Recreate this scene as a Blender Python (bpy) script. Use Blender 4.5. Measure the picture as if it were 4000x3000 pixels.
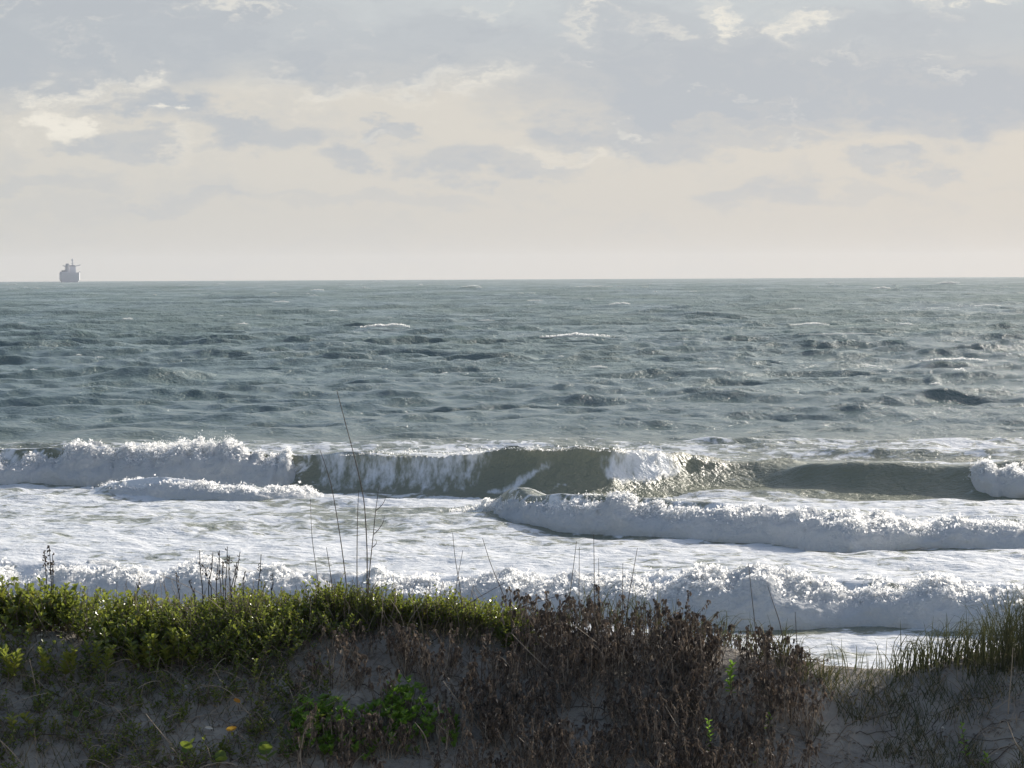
import bpy, math
import numpy as np
from mathutils import Matrix, Vector

for o in list(bpy.data.objects):
    bpy.data.objects.remove(o)
scene = bpy.context.scene
COL = scene.collection
rng = np.random.default_rng(7)

# ------------------------------------------------------------------ camera
ZC = 6.5                                  # eye height above the sea
F = 13070.0                               # focal length in photo pixels (4000 x 3000)
EYE = 1074.0                              # row of the true eye level in the photo
pitch = math.atan((1500 - EYE) / F)
roll = math.radians(0.26)
Wd = np.array([0, math.cos(pitch), -math.sin(pitch)])
U0 = np.array([0, math.sin(pitch), math.cos(pitch)])
R0 = np.array([1.0, 0, 0])
Ud = U0 * math.cos(roll) + R0 * math.sin(roll)
Rd = R0 * math.cos(roll) - U0 * math.sin(roll)
cam_data = bpy.data.cameras.new('camera')
cam_data.sensor_width = 36.0
cam_data.lens = 36.0 * F / 4000.0
cam_data.clip_start = 0.5
cam_data.clip_end = 60000.0
cam = bpy.data.objects.new('camera', cam_data)
COL.objects.link(cam)
cam.matrix_world = Matrix(((Rd[0], Ud[0], -Wd[0], 0), (Rd[1], Ud[1], -Wd[1], 0), (Rd[2], Ud[2], -Wd[2], ZC), (0, 0, 0, 1)))
scene.camera = cam

# ------------------------------------------------------------------ light
SUN_EL = math.radians(24.0)
SUN_AZ = math.radians(40.0)               # to the right of the view (clockwise from +Y)
sun_dir = Vector((math.sin(SUN_AZ) * math.cos(SUN_EL), math.cos(SUN_AZ) * math.cos(SUN_EL), math.sin(SUN_EL)))
sun_data = bpy.data.lights.new('sun', 'SUN')
sun_data.energy = 4.4
sun_data.angle = math.radians(0.6)
sun_data.color = (1.0, 0.93, 0.82)
sun = bpy.data.objects.new('sun', sun_data)
sun.rotation_euler = (-sun_dir).to_track_quat('-Z', 'Y').to_euler()
COL.objects.link(sun)

scene.view_settings.view_transform = 'Standard'
scene.view_settings.look = 'None'
scene.view_settings.exposure = 0.3
scene.view_settings.gamma = 1.0
scene.view_settings.use_curve_mapping = False


class NT:
    """small helper to write node trees"""
    def __init__(s, tree):
        s.t = tree; s.n = tree.nodes; s.l = tree.links

    def add(s, typ, ins=None, **props):
        nd = s.n.new(typ)
        for k, v in props.items():
            setattr(nd, k, v)
        for k, v in (ins or {}).items():
            s.put(nd.inputs[k], v)
        return nd

    def put(s, sock, v):
        if isinstance(v, bpy.types.NodeSocket):
            s.l.new(v, sock)
        elif isinstance(v, bpy.types.Node):
            s.l.new(v.outputs[0], sock)
        else:
            sock.default_value = v

    def m(s, op, a, b=0.0, c=0.0, clamp=False):
        nd = s.n.new('ShaderNodeMath'); nd.operation = op; nd.use_clamp = clamp
        for i, v in enumerate((a, b, c)):
            s.put(nd.inputs[i], v)
        return nd.outputs[0]

    def v(s, op, a, b=(0, 0, 0), c=(0, 0, 0)):
        nd = s.n.new('ShaderNodeVectorMath'); nd.operation = op
        s.put(nd.inputs[0], a); s.put(nd.inputs[1], b)
        if op == 'MULTIPLY_ADD':
            s.put(nd.inputs[2], c)
        return nd.outputs['Value'] if op in ('LENGTH', 'DOT_PRODUCT') else nd.outputs[0]

    def ramp(s, val, a, b, lo=0.0, hi=1.0, smooth=True):
        nd = s.n.new('ShaderNodeMapRange')
        nd.interpolation_type = 'SMOOTHSTEP' if smooth else 'LINEAR'
        for k, x in zip(('Value', 'From Min', 'From Max', 'To Min', 'To Max'), (val, a, b, lo, hi)):
            s.put(nd.inputs[k], x)
        return nd.outputs[0]

    def mix(s, fac, a, b):
        nd = s.n.new('ShaderNodeMix'); nd.data_type = 'RGBA'
        s.put(nd.inputs[0], fac); s.put(nd.inputs[6], a); s.put(nd.inputs[7], b)
        return nd.outputs[2]

    def noise(s, vec, scale, detail=4.0, rough=0.55, out='Fac', distortion=0.0):
        nd = s.n.new('ShaderNodeTexNoise')
        s.put(nd.inputs['Vector'], vec)
        nd.inputs['Scale'].default_value = scale
        nd.inputs['Detail'].default_value = detail
        nd.inputs['Roughness'].default_value = rough
        nd.inputs['Distortion'].default_value = distortion
        return nd.outputs[out]


def srgb(r, g, b, k=1.0):
    def f(c):
        c /= 255.0
        return c / 12.92 if c < 0.04045 else ((c + 0.055) / 1.055) ** 2.4
    return (f(r) * k, f(g) * k, f(b) * k, 1.0)


# ------------------------------------------------------------------ sky
SKY = 0.13
world = bpy.data.worlds.new('World')
scene.world = world
world.use_nodes = True
W = NT(world.node_tree)
W.n.clear()
gen = W.add('ShaderNodeTexCoord').outputs['Generated']
sep = W.add('ShaderNodeSeparateXYZ', {0: gen})
az = W.m('ARCTAN2', sep.outputs[0], sep.outputs[1])
el = W.m('ARCSINE', sep.outputs[2])
SX = W.m('MULTIPLY', az, F / 1000.0)          # sky coordinates: 1 unit = 4.4 degrees
SY = W.m('MULTIPLY', el, F / 1000.0)
sp = W.add('ShaderNodeCombineXYZ', {0: SX, 1: SY, 2: 0.0}).outputs[0]
nish = W.add('ShaderNodeTexSky', sky_type='NISHITA', sun_disc=False, sun_elevation=SUN_EL,
             sun_rotation=SUN_AZ, air_density=1.0, dust_density=2.0, ozone_density=1.0)
K = 0.98 / SKY / 2 ** 0.3
# warped coordinates give the cloud edges their ragged outline
warp = W.noise(W.v('MULTIPLY', sp, (1.0, 2.2, 1.0)), 2.4, 9.0, 0.64, 'Color')
wv = W.v('MULTIPLY', W.v('SUBTRACT', warp, (0.5, 0.5, 0.5)), (0.95, 0.46, 0.0))
spw = W.v('ADD', sp, wv)


def blobs(table, soft0=0.45, soft1=1.1):
    acc = None
    for (px, py, rx, ry, wgt) in table:
        c = ((px - 2000) / 1000.0, (EYE - py + (px - 2000) * 0.0045) / 1000.0, 0.0)
        s_ = (1000.0 / rx, 1000.0 / ry, 0.0)
        q = W.v('MULTIPLY', W.v('SUBTRACT', spw, c), s_)
        d = W.ramp(W.v('LENGTH', q), soft0, soft1, wgt, 0.0)
        acc = d if acc is None else W.m('MAXIMUM', acc, d)
    return acc


grey = blobs([
    (3700, 200, 900, 260, .55), (250, 90, 1300, 300, 1.0), (1500, 190, 1100, 170, 0.75), (2600, 200, 900, 200, .8), (620, 400, 230, 90, .9), (1000, 480, 420, 75, .75),
    (450, 560, 260, 60, .7), (2900, 330, 1150, 230, 1.0), (3800, 400, 750, 190, 1.0), (2500, 520, 500, 100, .75),
    (1560, 500, 120, 55, .7), (1380, 600, 170, 55, .65), (1780, 640, 240, 95, .7), (2050, 660, 260, 60, .55),
    (3000, 560, 330, 60, .6), (3420, 660, 160, 75, .6), (3660, 690, 130, 60, .45), (2950, 770, 240, 70, .4), (3350, 800, 260, 50, .3),
    (800, 770, 420, 50, .45), (150, 700, 400, 60, .4), (1500, 790, 500, 45, .35), (300, 800, 300, 60, .25)])
light = blobs([
    (1050, 60, 90, 80, .9), (900, 10, 260, 40, .6), (2360, 105, 190, 50, .9), (2600, 125, 160, 35, .5), (2860, 90, 130, 110, .95), (3110, 110, 150, 75, .8),
    (330, 330, 330, 55, .8), (560, 290, 150, 50, .8), (320, 450, 130, 90, .9), (120, 500, 90, 60, .5), (640, 420, 60, 45, .9),
    (1250, 330, 500, 70, .5), (1750, 330, 420, 80, .6), (2500, 500, 160, 30, .7), (2200, 600, 260, 40, .5), (3850, 10, 400, 30, .8)], 0.3, 1.05)
fine = W.noise(W.v('MULTIPLY', spw, (1.0, 2.0, 1.0)), 5.0, 6.0, 0.62)
broad = W.noise(W.v('MULTIPLY', spw, (0.55, 1.4, 1.0)), 1.1, 5.0, 0.55)
tx = W.ramp(SX, -2.2, 2.2, 0, 1, False)
horizon_c = W.mix(tx, srgb(206, 205, 200, K), srgb(217, 210, 200, K))
mid_c = W.mix(tx, srgb(216, 213, 205, K), srgb(222, 215, 204, K))
cream = W.mix(W.ramp(SY, 0.1, 0.55), horizon_c, mid_c)
cream = W.mix(W.ramp(SY, 0.68, 0.95), cream, srgb(203, 208, 210, K))
grey_c = W.mix(tx, srgb(186, 192, 198, K), srgb(191, 195, 200, K))
gmask = W.m('MULTIPLY', grey, W.ramp(fine, 0.3, 0.7, 0.78, 1.2))
gmask = W.m('MINIMUM', W.m('ADD', gmask, W.ramp(W.noise(W.v('MULTIPLY', spw, (1.0, 2.3, 1.0)), 2.1, 8.0, 0.6), 0.48, 0.66, 0.0, 0.26)), 1.0)
gmask = W.m('MULTIPLY', gmask, W.ramp(SY, 0.05, 0.42, 0.40, 1.0))
low = W.mix(gmask, cream, grey_c)
lmask = W.m('MULTIPLY', light, W.ramp(fine, 0.38, 0.62, 0.0, 1.0))
edge = W.m('MULTIPLY', W.ramp(W.noise(W.v('MULTIPLY', spw, (1.0, 2.0, 1.0)), 3.3, 9.0, 0.66), 0.56, 0.72, 0.0, 0.45), W.ramp(SY, 0.25, 0.6))
lmask = W.m('MAXIMUM', lmask, edge)
low = W.mix(lmask, low, srgb(243, 238, 226, K))
# higher up and all round: broken cloud under a clear sky, fading from the hazy band above the horizon
hi_mask = W.ramp(W.noise(W.v('MULTIPLY', sp, (0.16, 0.3, 1.0)), 1.2, 8.0, 0.6), 0.45, 0.68, 0.0, 0.6)
hi_cloud = W.mix(W.ramp(W.noise(sp, 0.6, 6.0), 0.35, 0.65), srgb(150, 168, 192, K), srgb(196, 204, 212, K))
high = W.mix(hi_mask, nish.outputs[0], hi_cloud)
# clouds on the far side from the sun are dimmer
side = W.v('DOT_PRODUCT', gen, tuple(Vector((math.sin(SUN_AZ), math.cos(SUN_AZ), 0))))
dim = W.ramp(side, -0.6, 0.9, 0.78, 1.0)
sky_col = W.mix(W.ramp(SY, 1.05, 3.0), low, high)
sky_col = W.v('SCALE', sky_col)
sky_col.node.inputs['Scale'].default_value = 1.0
W.put(sky_col.node.inputs['Scale'], dim)
bg = W.add('ShaderNodeBackground', {0: sky_col, 1: SKY})
W.add('ShaderNodeOutputWorld', {0: bg})


# ------------------------------------------------------------------ helpers
def ray(px, py):
    return Wd + (px - 2000) / F * Rd - (py - 1500) / F * Ud


def at(px, py, Y):
    d = ray(px, py)
    return np.array([0, 0, ZC]) + d * (Y / d[1])


def plane_hit(px, py, z=0.0):
    d = ray(px, py)
    return np.array([0, 0, ZC]) + d * ((z - ZC) / d[2])


def _hash(ix, iy, iz, seed):
    h = (ix.astype(np.int64) * 374761393 + iy.astype(np.int64) * 668265263 + iz.astype(np.int64) * 2147483647 + seed * 1274126177) & 0xFFFFFFFF
    h = ((h ^ (h >> 13)) * 1274126177) & 0xFFFFFFFF
    h = ((h ^ (h >> 16)) * 2246822519) & 0xFFFFFFFF
    return ((h ^ (h >> 15)) & 0xFFFFFF) / float(0xFFFFFF)


def vnoise(x, y, z=None, seed=0):
    """value noise in -1..1"""
    fx = np.floor(x); fy = np.floor(y)
    tx_ = x - fx; ty = y - fy
    tx_ = tx_ * tx_ * (3 - 2 * tx_); ty = ty * ty * (3 - 2 * ty)
    ix = fx.astype(np.int64); iy = fy.astype(np.int64)
    if z is None:
        zz = np.zeros_like(ix)
        layers = [(zz, 1.0)]
    else:
        fz = np.floor(z); tz = z - fz; tz = tz * tz * (3 - 2 * tz); iz = fz.astype(np.int64)
        layers = [(iz, 1 - tz), (iz + 1, tz)]
    out = 0
    for k, wz in layers:
        a = _hash(ix, iy, k, seed); b = _hash(ix + 1, iy, k, seed)
        c = _hash(ix, iy + 1, k, seed); d = _hash(ix + 1, iy + 1, k, seed)
        out = out + wz * ((a * (1 - tx_) + b * tx_) * (1 - ty) + (c * (1 - tx_) + d * tx_) * ty)
    return out * 2 - 1


def fbm(x, y, z=None, seed=0, octaves=4, gain=0.5, ridged=False):
    x = np.asarray(x, float); y = np.asarray(y, float)
    s = 0; a = 1.0; t = 0.0
    for k in range(octaves):
        f = 2.03 ** k
        n = vnoise(x * f + 17.3 * k, y * f - 9.1 * k, None if z is None else z * f + 5.7 * k, seed + k)
        if ridged:
            n = 1 - 2 * np.abs(n)
        s = s + a * n; t += a; a *= gain
    return s / t


def smooth(a, b, x):
    t = np.clip((x - a) / (b - a), 0, 1)
    return t * t * (3 - 2 * t)


def link(o, parent=None):
    COL.objects.link(o)
    if parent is not None:
        o.parent = parent
    return o


def tag(o, label=None, cat=None, group=None, kind=None):
    if label: o['label'] = label
    if cat: o['category'] = cat
    if group: o['group'] = group
    if kind: o['kind'] = kind
    return o


def big_mesh(name, verts, quads, attrs=None, mat=None, smooth_shade=True):
    me = bpy.data.meshes.new(name)
    n = len(verts); q = len(quads)
    me.vertices.add(n); me.vertices.foreach_set('co', np.ascontiguousarray(verts, dtype=np.float32).ravel())
    me.loops.add(q * 4); me.loops.foreach_set('vertex_index', np.ascontiguousarray(quads, dtype=np.int32).ravel())
    me.polygons.add(q)
    me.polygons.foreach_set('loop_start', np.arange(0, q * 4, 4, dtype=np.int32))
    if smooth_shade:
        me.polygons.foreach_set('use_smooth', np.ones(q, dtype=bool))
    for k, a in (attrs or {}).items():
        at_ = me.attributes.new(k, 'FLOAT', 'POINT')
        at_.data.foreach_set('value', np.ascontiguousarray(a, dtype=np.float32).ravel())
    me.update(calc_edges=True)
    me.validate()
    if mat: me.materials.append(mat)
    return me


def grid_quads(nr, nc):
    i = np.arange(nr - 1)[:, None] * nc + np.arange(nc - 1)[None, :]
    return np.stack([i, i + 1, i + 1 + nc, i + nc], -1).reshape(-1, 4)


def spacing(stops):
    """stops: list of (position, step at that position) -> increasing positions with growing step"""
    out = []
    for (a, sa), (b, sb) in zip(stops[:-1], stops[1:]):
        p = a
        while p < b - 1e-6:
            out.append(p)
            p += sa + (sb - sa) * (p - a) / (b - a)
    out.append(stops[-1][0])
    return np.array(out)


class G:
    """collects vertices and faces, with one 0..1 'tint' value for each vertex"""
    def __init__(s):
        s.v = []; s.f = []; s.t = []; s.n = 0

    def add(s, verts, faces, tint=0.5):
        verts = np.asarray(verts, float)
        s.v.append(verts)
        s.f.extend([tuple(int(i) + s.n for i in f) for f in faces])
        s.t.append(np.full(len(verts), tint) if np.isscalar(tint) else np.asarray(tint, float))
        s.n += len(verts)

    def tube(s, pts, r0, r1, n=4, tint=0.5):
        pts = np.asarray(pts, float); k = len(pts)
        tan = np.gradient(pts, axis=0); tan /= np.linalg.norm(tan, axis=1, keepdims=True) + 1e-9
        ref = np.array([0.31, 0.9, 0.2]); ref /= np.linalg.norm(ref)
        a = np.cross(tan, ref); a /= np.linalg.norm(a, axis=1, keepdims=True) + 1e-9
        b = np.cross(tan, a)
        r = np.linspace(r0, r1, k)[:, None, None]
        th = np.arange(n) * 2 * math.pi / n
        ring = pts[:, None] + r * (np.cos(th)[None, :, None] * a[:, None] + np.sin(th)[None, :, None] * b[:, None])
        f = []
        for i in range(k - 1):
            for j in range(n):
                f.append((i * n + j, i * n + (j + 1) % n, (i + 1) * n + (j + 1) % n, (i + 1) * n + j))
        f.append(tuple(range(n))[::-1]); f.append(tuple((k - 1) * n + j for j in range(n)))
        s.add(ring.reshape(-1, 3), f, tint)

    def leaf(s, p, d, nrm, L, Wd_, bend=0.25, fold=0.25, tint=0.5):
        """an ovate leaf folded along its midrib: 6 vertices, two quads"""
        p = np.asarray(p, float); d = np.asarray(d, float); d = d / (np.linalg.norm(d) + 1e-9)
        nrm = np.asarray(nrm, float); nrm = nrm - d * (nrm @ d); nrm /= np.linalg.norm(nrm) + 1e-9
        sd = np.cross(d, nrm)
        tip = p + d * L - nrm * (bend * L)
        a = p + d * L * 0.3; b = p + d * L * 0.72 - nrm * (bend * L * 0.4)
        up = nrm * fold * Wd_
        s.add([p, a + sd * Wd_ * .42 + up, b + sd * Wd_ * .46 + up, tip, b - sd * Wd_ * .46 + up, a - sd * Wd_ * .42 + up],
              [(0, 1, 2, 3), (0, 3, 4, 5)], tint)

    def blade(s, pts, w, tint=0.5, side=None):
        """grass blade: a tapered, slightly keeled ribbon"""
        pts = np.asarray(pts, float); k = len(pts)
        tan = np.gradient(pts, axis=0); tan /= np.linalg.norm(tan, axis=1, keepdims=True) + 1e-9
        ref = np.array([0.2, 1.0, 0.1]) if side is None else side
        a = np.cross(tan, ref); a /= np.linalg.norm(a, axis=1, keepdims=True) + 1e-9
        ww = w * np.clip(1.0 - np.linspace(0, 1, k) ** 2.2, 0.06, 1)[:, None]
        keel = np.cross(a, tan) * ww * 0.3
        v = np.concatenate([pts - a * ww / 2, pts + keel, pts + a * ww / 2])
        f = []
        for i in range(k - 1):
            f.append((i, k + i, k + i + 1, i + 1)); f.append((k + i, 2 * k + i, 2 * k + i + 1, k + i + 1))
        s.add(v, f, tint)

    def box(s, x0, x1, y0, y1, z0, z1, tint=0.5):
        v = [(x, y, z) for x in (x0, x1) for y in (y0, y1) for z in (z0, z1)]
        s.add(v, [(0, 1, 3, 2), (4, 6, 7, 5), (0, 4, 5, 1), (2, 3, 7, 6), (0, 2, 6, 4), (1, 5, 7, 3)], tint)

    def mesh(s, name, mat, smooth_shade=False):
        me = bpy.data.meshes.new(name)
        v = np.concatenate(s.v)
        me.from_pydata(v.tolist(), [], s.f)
        a = me.attributes.new('tint', 'FLOAT', 'POINT')
        a.data.foreach_set('value', np.concatenate(s.t).astype(np.float32))
        if smooth_shade:
            me.polygons.foreach_set('use_smooth', np.ones(len(me.polygons), dtype=bool))
        me.materials.append(mat)
        me.update()
        return me

    def obj(s, name, mat, parent=None, smooth_shade=False):
        return link(bpy.data.objects.new(name, s.mesh(name, mat, smooth_shade)), parent)


ORD = ['first', 'second', 'third', 'fourth', 'fifth', 'sixth', 'seventh', 'eighth', 'ninth', 'tenth', 'eleventh', 'twelfth', 'thirteenth', 'fourteenth', 'fifteenth', 'sixteenth', 'seventeenth', 'eighteenth', 'nineteenth', 'twentieth', 'twenty-first', 'twenty-second']


def empty(name, loc=(0, 0, 0)):
    o = bpy.data.objects.new(name, None)
    o.location = tuple(float(c) for c in loc)
    o.empty_display_size = 0.1
    return link(o)


def copy_thing(root, loc, rz=0.0, sc=1.0):
    r = root.copy(); COL.objects.link(r)
    r.location = tuple(float(c) for c in loc); r.rotation_euler = (0, 0, rz); r.scale = (sc, sc, sc)
    for ch in root.children:
        c = ch.copy(); COL.objects.link(c); c.parent = r
        for g_ in ch.children:
            d = g_.copy(); COL.objects.link(d); d.parent = c
    return r


# ------------------------------------------------------------------ materials
def material(name):
    m = bpy.data.materials.new(name); m.use_nodes = True
    t = NT(m.node_tree); t.n.clear()
    out = t.add('ShaderNodeOutputMaterial')
    return m, t, out


def pos_of(t):
    return t.add('ShaderNodeNewGeometry').outputs['Position']


def attr(t, name):
    return t.add('ShaderNodeAttribute', attribute_name=name).outputs['Fac']


def make_foam_shader(t, pos):
    n = t.noise(pos, 9.0, 5.0, 0.65)
    b0 = t.add('ShaderNodeBump', {'Height': t.noise(t.v('MULTIPLY', pos, (0.8, 1.2, 1.2)), 2.0, 4.0, 0.6), 'Strength': 0.8, 'Distance': 0.22})
    b = t.add('ShaderNodeBump', {'Height': n, 'Strength': 0.6, 'Distance': 0.05, 'Normal': b0})
    dif = t.add('ShaderNodeBsdfDiffuse', {'Color': (0.84, 0.85, 0.86, 1), 'Normal': b})
    tr = t.add('ShaderNodeBsdfTranslucent', {'Color': (0.80, 0.81, 0.80, 1), 'Normal': b})
    return t.add('ShaderNodeMixShader', {0: 0.38, 1: dif, 2: tr})


M = {}
m, t, out = material('whitewater'); M['foam'] = m
t.put(out.inputs[0], make_foam_shader(t, pos_of(t)))

m, t, out = material('spray'); M['spray'] = m
dif = t.add('ShaderNodeBsdfDiffuse', {'Color': (0.9, 0.9, 0.9, 1)})
tr = t.add('ShaderNodeBsdfTranslucent', {'Color': (0.95, 0.95, 0.94, 1)})
t.put(out.inputs[0], t.add('ShaderNodeMixShader', {0: 0.65, 1: dif, 2: tr}))

m, t, out = material('sea_water'); M['sea'] = m
pos = pos_of(t)
cov = attr(t, 'foam'); rough = attr(t, 'rough')
n1 = t.noise(pos, 2.1, 5.0, 0.6, distortion=0.5)
n2 = t.noise(pos, 0.33, 4.0, 0.55)
nf = t.m('ADD', t.m('MULTIPLY', n1, 0.62), t.m('MULTIPLY', n2, 0.38))
thr = t.m('SUBTRACT', 0.80, t.m('MULTIPLY', cov, 0.45))
fm = t.ramp(t.m('SUBTRACT', nf, thr), -0.055, 0.055)
fm = t.m('MULTIPLY', fm, t.ramp(cov, 0.0, 0.08))
fm = t.m('MAXIMUM', fm, t.ramp(t.m('ADD', attr(t, 'veil'), t.m('MULTIPLY', t.m('SUBTRACT', t.noise(t.v('MULTIPLY', pos, (5.0, 1.6, 1.6)), 1.0, 6.0, 0.65), 0.5), t.m('MULTIPLY', t.ramp(attr(t, 'veil'), 0.0, 0.3), 1.7))), 0.18, 0.85))
rip = t.noise(t.v('MULTIPLY', pos, (1.0, 1.3, 1.0)), 1.7, 6.0, 0.62)
rip2 = t.noise(t.v('MULTIPLY', pos, (1.0, 1.5, 1.0)), 5.0, 4.0, 0.6)
bump = t.add('ShaderNodeBump', {'Height': t.m('ADD', rip, t.m('MULTIPLY', rip2, 0.35)), 'Strength': 1.0, 'Distance': 0.22})
far_n = t.noise(t.v('MULTIPLY', pos, (1.0, 1.0, 1.0)), 0.16, 5.0, 0.6)
bump = t.add('ShaderNodeBump', {'Height': far_n, 'Strength': t.ramp(attr(t, 'rough'), 0.2, 0.5, 0.0, 0.6), 'Distance': 1.6, 'Normal': bump})
# stirred-up sand makes the surf olive, the open water is blue green
murk = t.mix(t.noise(pos, 0.05, 3.0), (0.112, 0.175, 0.172, 1), (0.135, 0.185, 0.168, 1))
murk = t.mix(attr(t, 'silt'), murk, (0.25, 0.26, 0.19, 1))
# gusts roughen the water in long patches
gust = t.ramp(t.noise(t.v('MULTIPLY', pos, (0.03, 0.006, 0.0)), 1.0, 6.0, 0.7), 0.35, 0.65, 0.55, 1.3)
wat = t.add('ShaderNodeBsdfPrincipled', {'Base Color': murk, 'Roughness': t.m('MULTIPLY', rough, gust), 'IOR': 1.333, 'Normal': bump})
# the film of foam between the breakers is wet
fb0 = t.add('ShaderNodeBump', {'Height': t.noise(t.v('MULTIPLY', pos, (0.8, 1.3, 1.2)), 2.0, 5.0, 0.62), 'Strength': 0.8, 'Distance': 0.2})
foam_s = t.add('ShaderNodeBsdfPrincipled', {'Base Color': (0.80, 0.81, 0.82, 1), 'Roughness': 0.38, 'IOR': 1.33, 'Normal': fb0})
t.put(out.inputs[0], t.add('ShaderNodeMixShader', {0: fm, 1: wat, 2: foam_s}))

m, t, out = material('dune_sand'); M['sand'] = m
pos = pos_of(t)
sa = t.noise(pos, 2.2, 6.0, 0.6); sb = t.noise(pos, 60.0, 4.0, 0.7); sc = t.noise(pos, 9.0, 5.0, 0.65)
col = t.mix(t.ramp(sa, 0.3, 0.7), (0.29, 0.265, 0.235, 1), (0.44, 0.395, 0.335, 1))
col = t.mix(t.ramp(sc, 0.52, 0.7, 0, 0.7), col, (0.15, 0.14, 0.125, 1))
col = t.mix(t.ramp(sb, 0.62, 0.75, 0, 0.6), col, (0.10, 0.085, 0.07, 1))
hgt = t.m('ADD', t.m('MULTIPLY', sc, 1.0), t.m('MULTIPLY', sb, 0.25))
b = t.add('ShaderNodeBump', {'Height': hgt, 'Strength': 0.9, 'Distance': 0.06})
t.put(out.inputs[0], t.add('ShaderNodeBsdfPrincipled', {'Base Color': col, 'Roughness': 0.95, 'Specular IOR Level': 0.1, 'Normal': b}))


def plant_mat(name, stops, trans=0.45, rough=0.45, spec=0.4, tcol=None):
    """stops: colours over the tint value; leaves let light through"""
    m, t, out = material(name)
    tint = attr(t, 'tint')
    r = t.add('ShaderNodeValToRGB', {0: tint})
    e = r.color_ramp.elements
    while len(e) < len(stops): e.new(0.5)
    for i, (p, c) in enumerate(stops):
        e[i].position = p; e[i].color = (*c, 1)
    base = r.outputs[0]
    pr = t.add('ShaderNodeBsdfPrincipled', {'Base Color': base, 'Roughness': rough, 'Specular IOR Level': spec})
    if trans > 0:
        tc = t.mix(1.0, base, base) if tcol is None else t.mix(0.55, base, (*tcol, 1))
        tr = t.add('ShaderNodeBsdfTranslucent', {'Color': tc})
        t.put(out.inputs[0], t.add('ShaderNodeMixShader', {0: trans, 1: pr, 2: tr}))
    else:
        t.put(out.inputs[0], pr)
    M[name] = m
    return m


plant_mat('green_leaf', [(0, (0.06, 0.09, 0.03)), (0.5, (0.12, 0.165, 0.045)), (0.85, (0.21, 0.24, 0.055)), (1, (0.24, 0.2, 0.05))], 0.45, 0.25, 0.7, (0.40, 0.46, 0.06))
plant_mat('bright_leaf', [(0, (0.09, 0.16, 0.03)), (0.6, (0.18, 0.30, 0.045)), (1, (0.30, 0.40, 0.08))], 0.5, 0.35, 0.5, (0.25, 0.5, 0.05))
plant_mat('grape_leaf', [(0, (0.05, 0.09, 0.02)), (0.7, (0.11, 0.17, 0.035)), (0.9, (0.3, 0.16, 0.04)), (1, (0.62, 0.25, 0.06))], 0.4, 0.4, 0.45, (0.35, 0.42, 0.06))
plant_mat('grass', [(0, (0.06, 0.068, 0.035)), (0.55, (0.11, 0.12, 0.055)), (0.8, (0.17, 0.15, 0.075)), (1, (0.34, 0.28, 0.16))], 0.35, 0.5, 0.35)
plant_mat('dry_stem', [(0, (0.04, 0.03, 0.024)), (0.6, (0.22, 0.18, 0.14)), (1, (0.45, 0.38, 0.30))], 0.0, 0.8, 0.2)
plant_mat('dead_leaf', [(0, (0.08, 0.066, 0.057)), (0.6, (0.195, 0.158, 0.128)), (0.9, (0.31, 0.235, 0.17)), (1, (0.40, 0.33, 0.26))], 0.22, 0.6, 0.3)
plant_mat('litter', [(0, (0.16, 0.08, 0.03)), (0.4, (0.30, 0.22, 0.13)), (1, (0.72, 0.69, 0.63))], 0.0, 0.7, 0.3)
plant_mat('ship_paint', [(0, (0.10, 0.10, 0.12)), (0.5, (0.62, 0.63, 0.68)), (1, (0.75, 0.76, 0.78))], 0.0, 0.6, 0.4)

# ------------------------------------------------------------------ the sea
RE = 7.4e6                                # earth radius with refraction: lets the horizon fall where it should


class Breaker:
    """a wave read from the photo: (column, crest row, foot row); it stands where its foot meets the sea"""
    def __init__(s, table, wf, wb, lean=0.0, wob=0.05):
        P = [plane_hit(px, by, -0.03) for px, cy, by in table]
        s.px = np.array([q[0] for q in table], float)
        s.x = np.array([p[0] for p in P]); s.yb = np.array([p[1] for p in P])
        s.z = np.array([max(0.0, at(q[0], q[1], p[1] + wf)[2]) for q, p in zip(table, P)])
        s.wf = wf; s.wb = wb; s.lean = lean; s.wob = wob

    def foot(s, x):
        return np.interp(x, s.x, s.yb)

    def crest(s, x):
        z = np.interp(x, s.x, s.z)
        return z * (1 + s.wob * fbm(x * 0.9, x * 0 + 3.0, seed=11, octaves=3))

    def height(s, x, y):
        y = np.asarray(y)
        if y.ndim == 2 and len(y) == NR:         # only the rows the wave can reach
            sel = (rr > s.yb.min() - 6) & (rr < (s.yb.max() + s.wf + s.wb + 2) / 0.95)
            o1 = np.zeros(y.shape); o2 = np.zeros(y.shape); o3 = np.zeros(y.shape)
            o1[sel], o2[sel], o3[sel] = s.profile(x[sel], y[sel])
            return o1, o2, o3
        return s.profile(x, y)

    def profile(s, x, y):
        yb = s.foot(x); zc = s.crest(x)
        tt = (y - yb) / s.wf
        prof = 0
        for o_ in (-.13, -.065, 0, .065, .13):       # a rounded crest
            q = tt + o_
            prof = prof + 0.2 * np.where(q < 1, np.clip(q, 0, 1) ** 1.75, 1 - smooth(0, 1, (q - 1) * s.wf / s.wb))
        trough = -0.10 * np.exp(-((tt + 0.5) / 0.7) ** 2)
        return zc * (prof + trough), prof, zc


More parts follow.
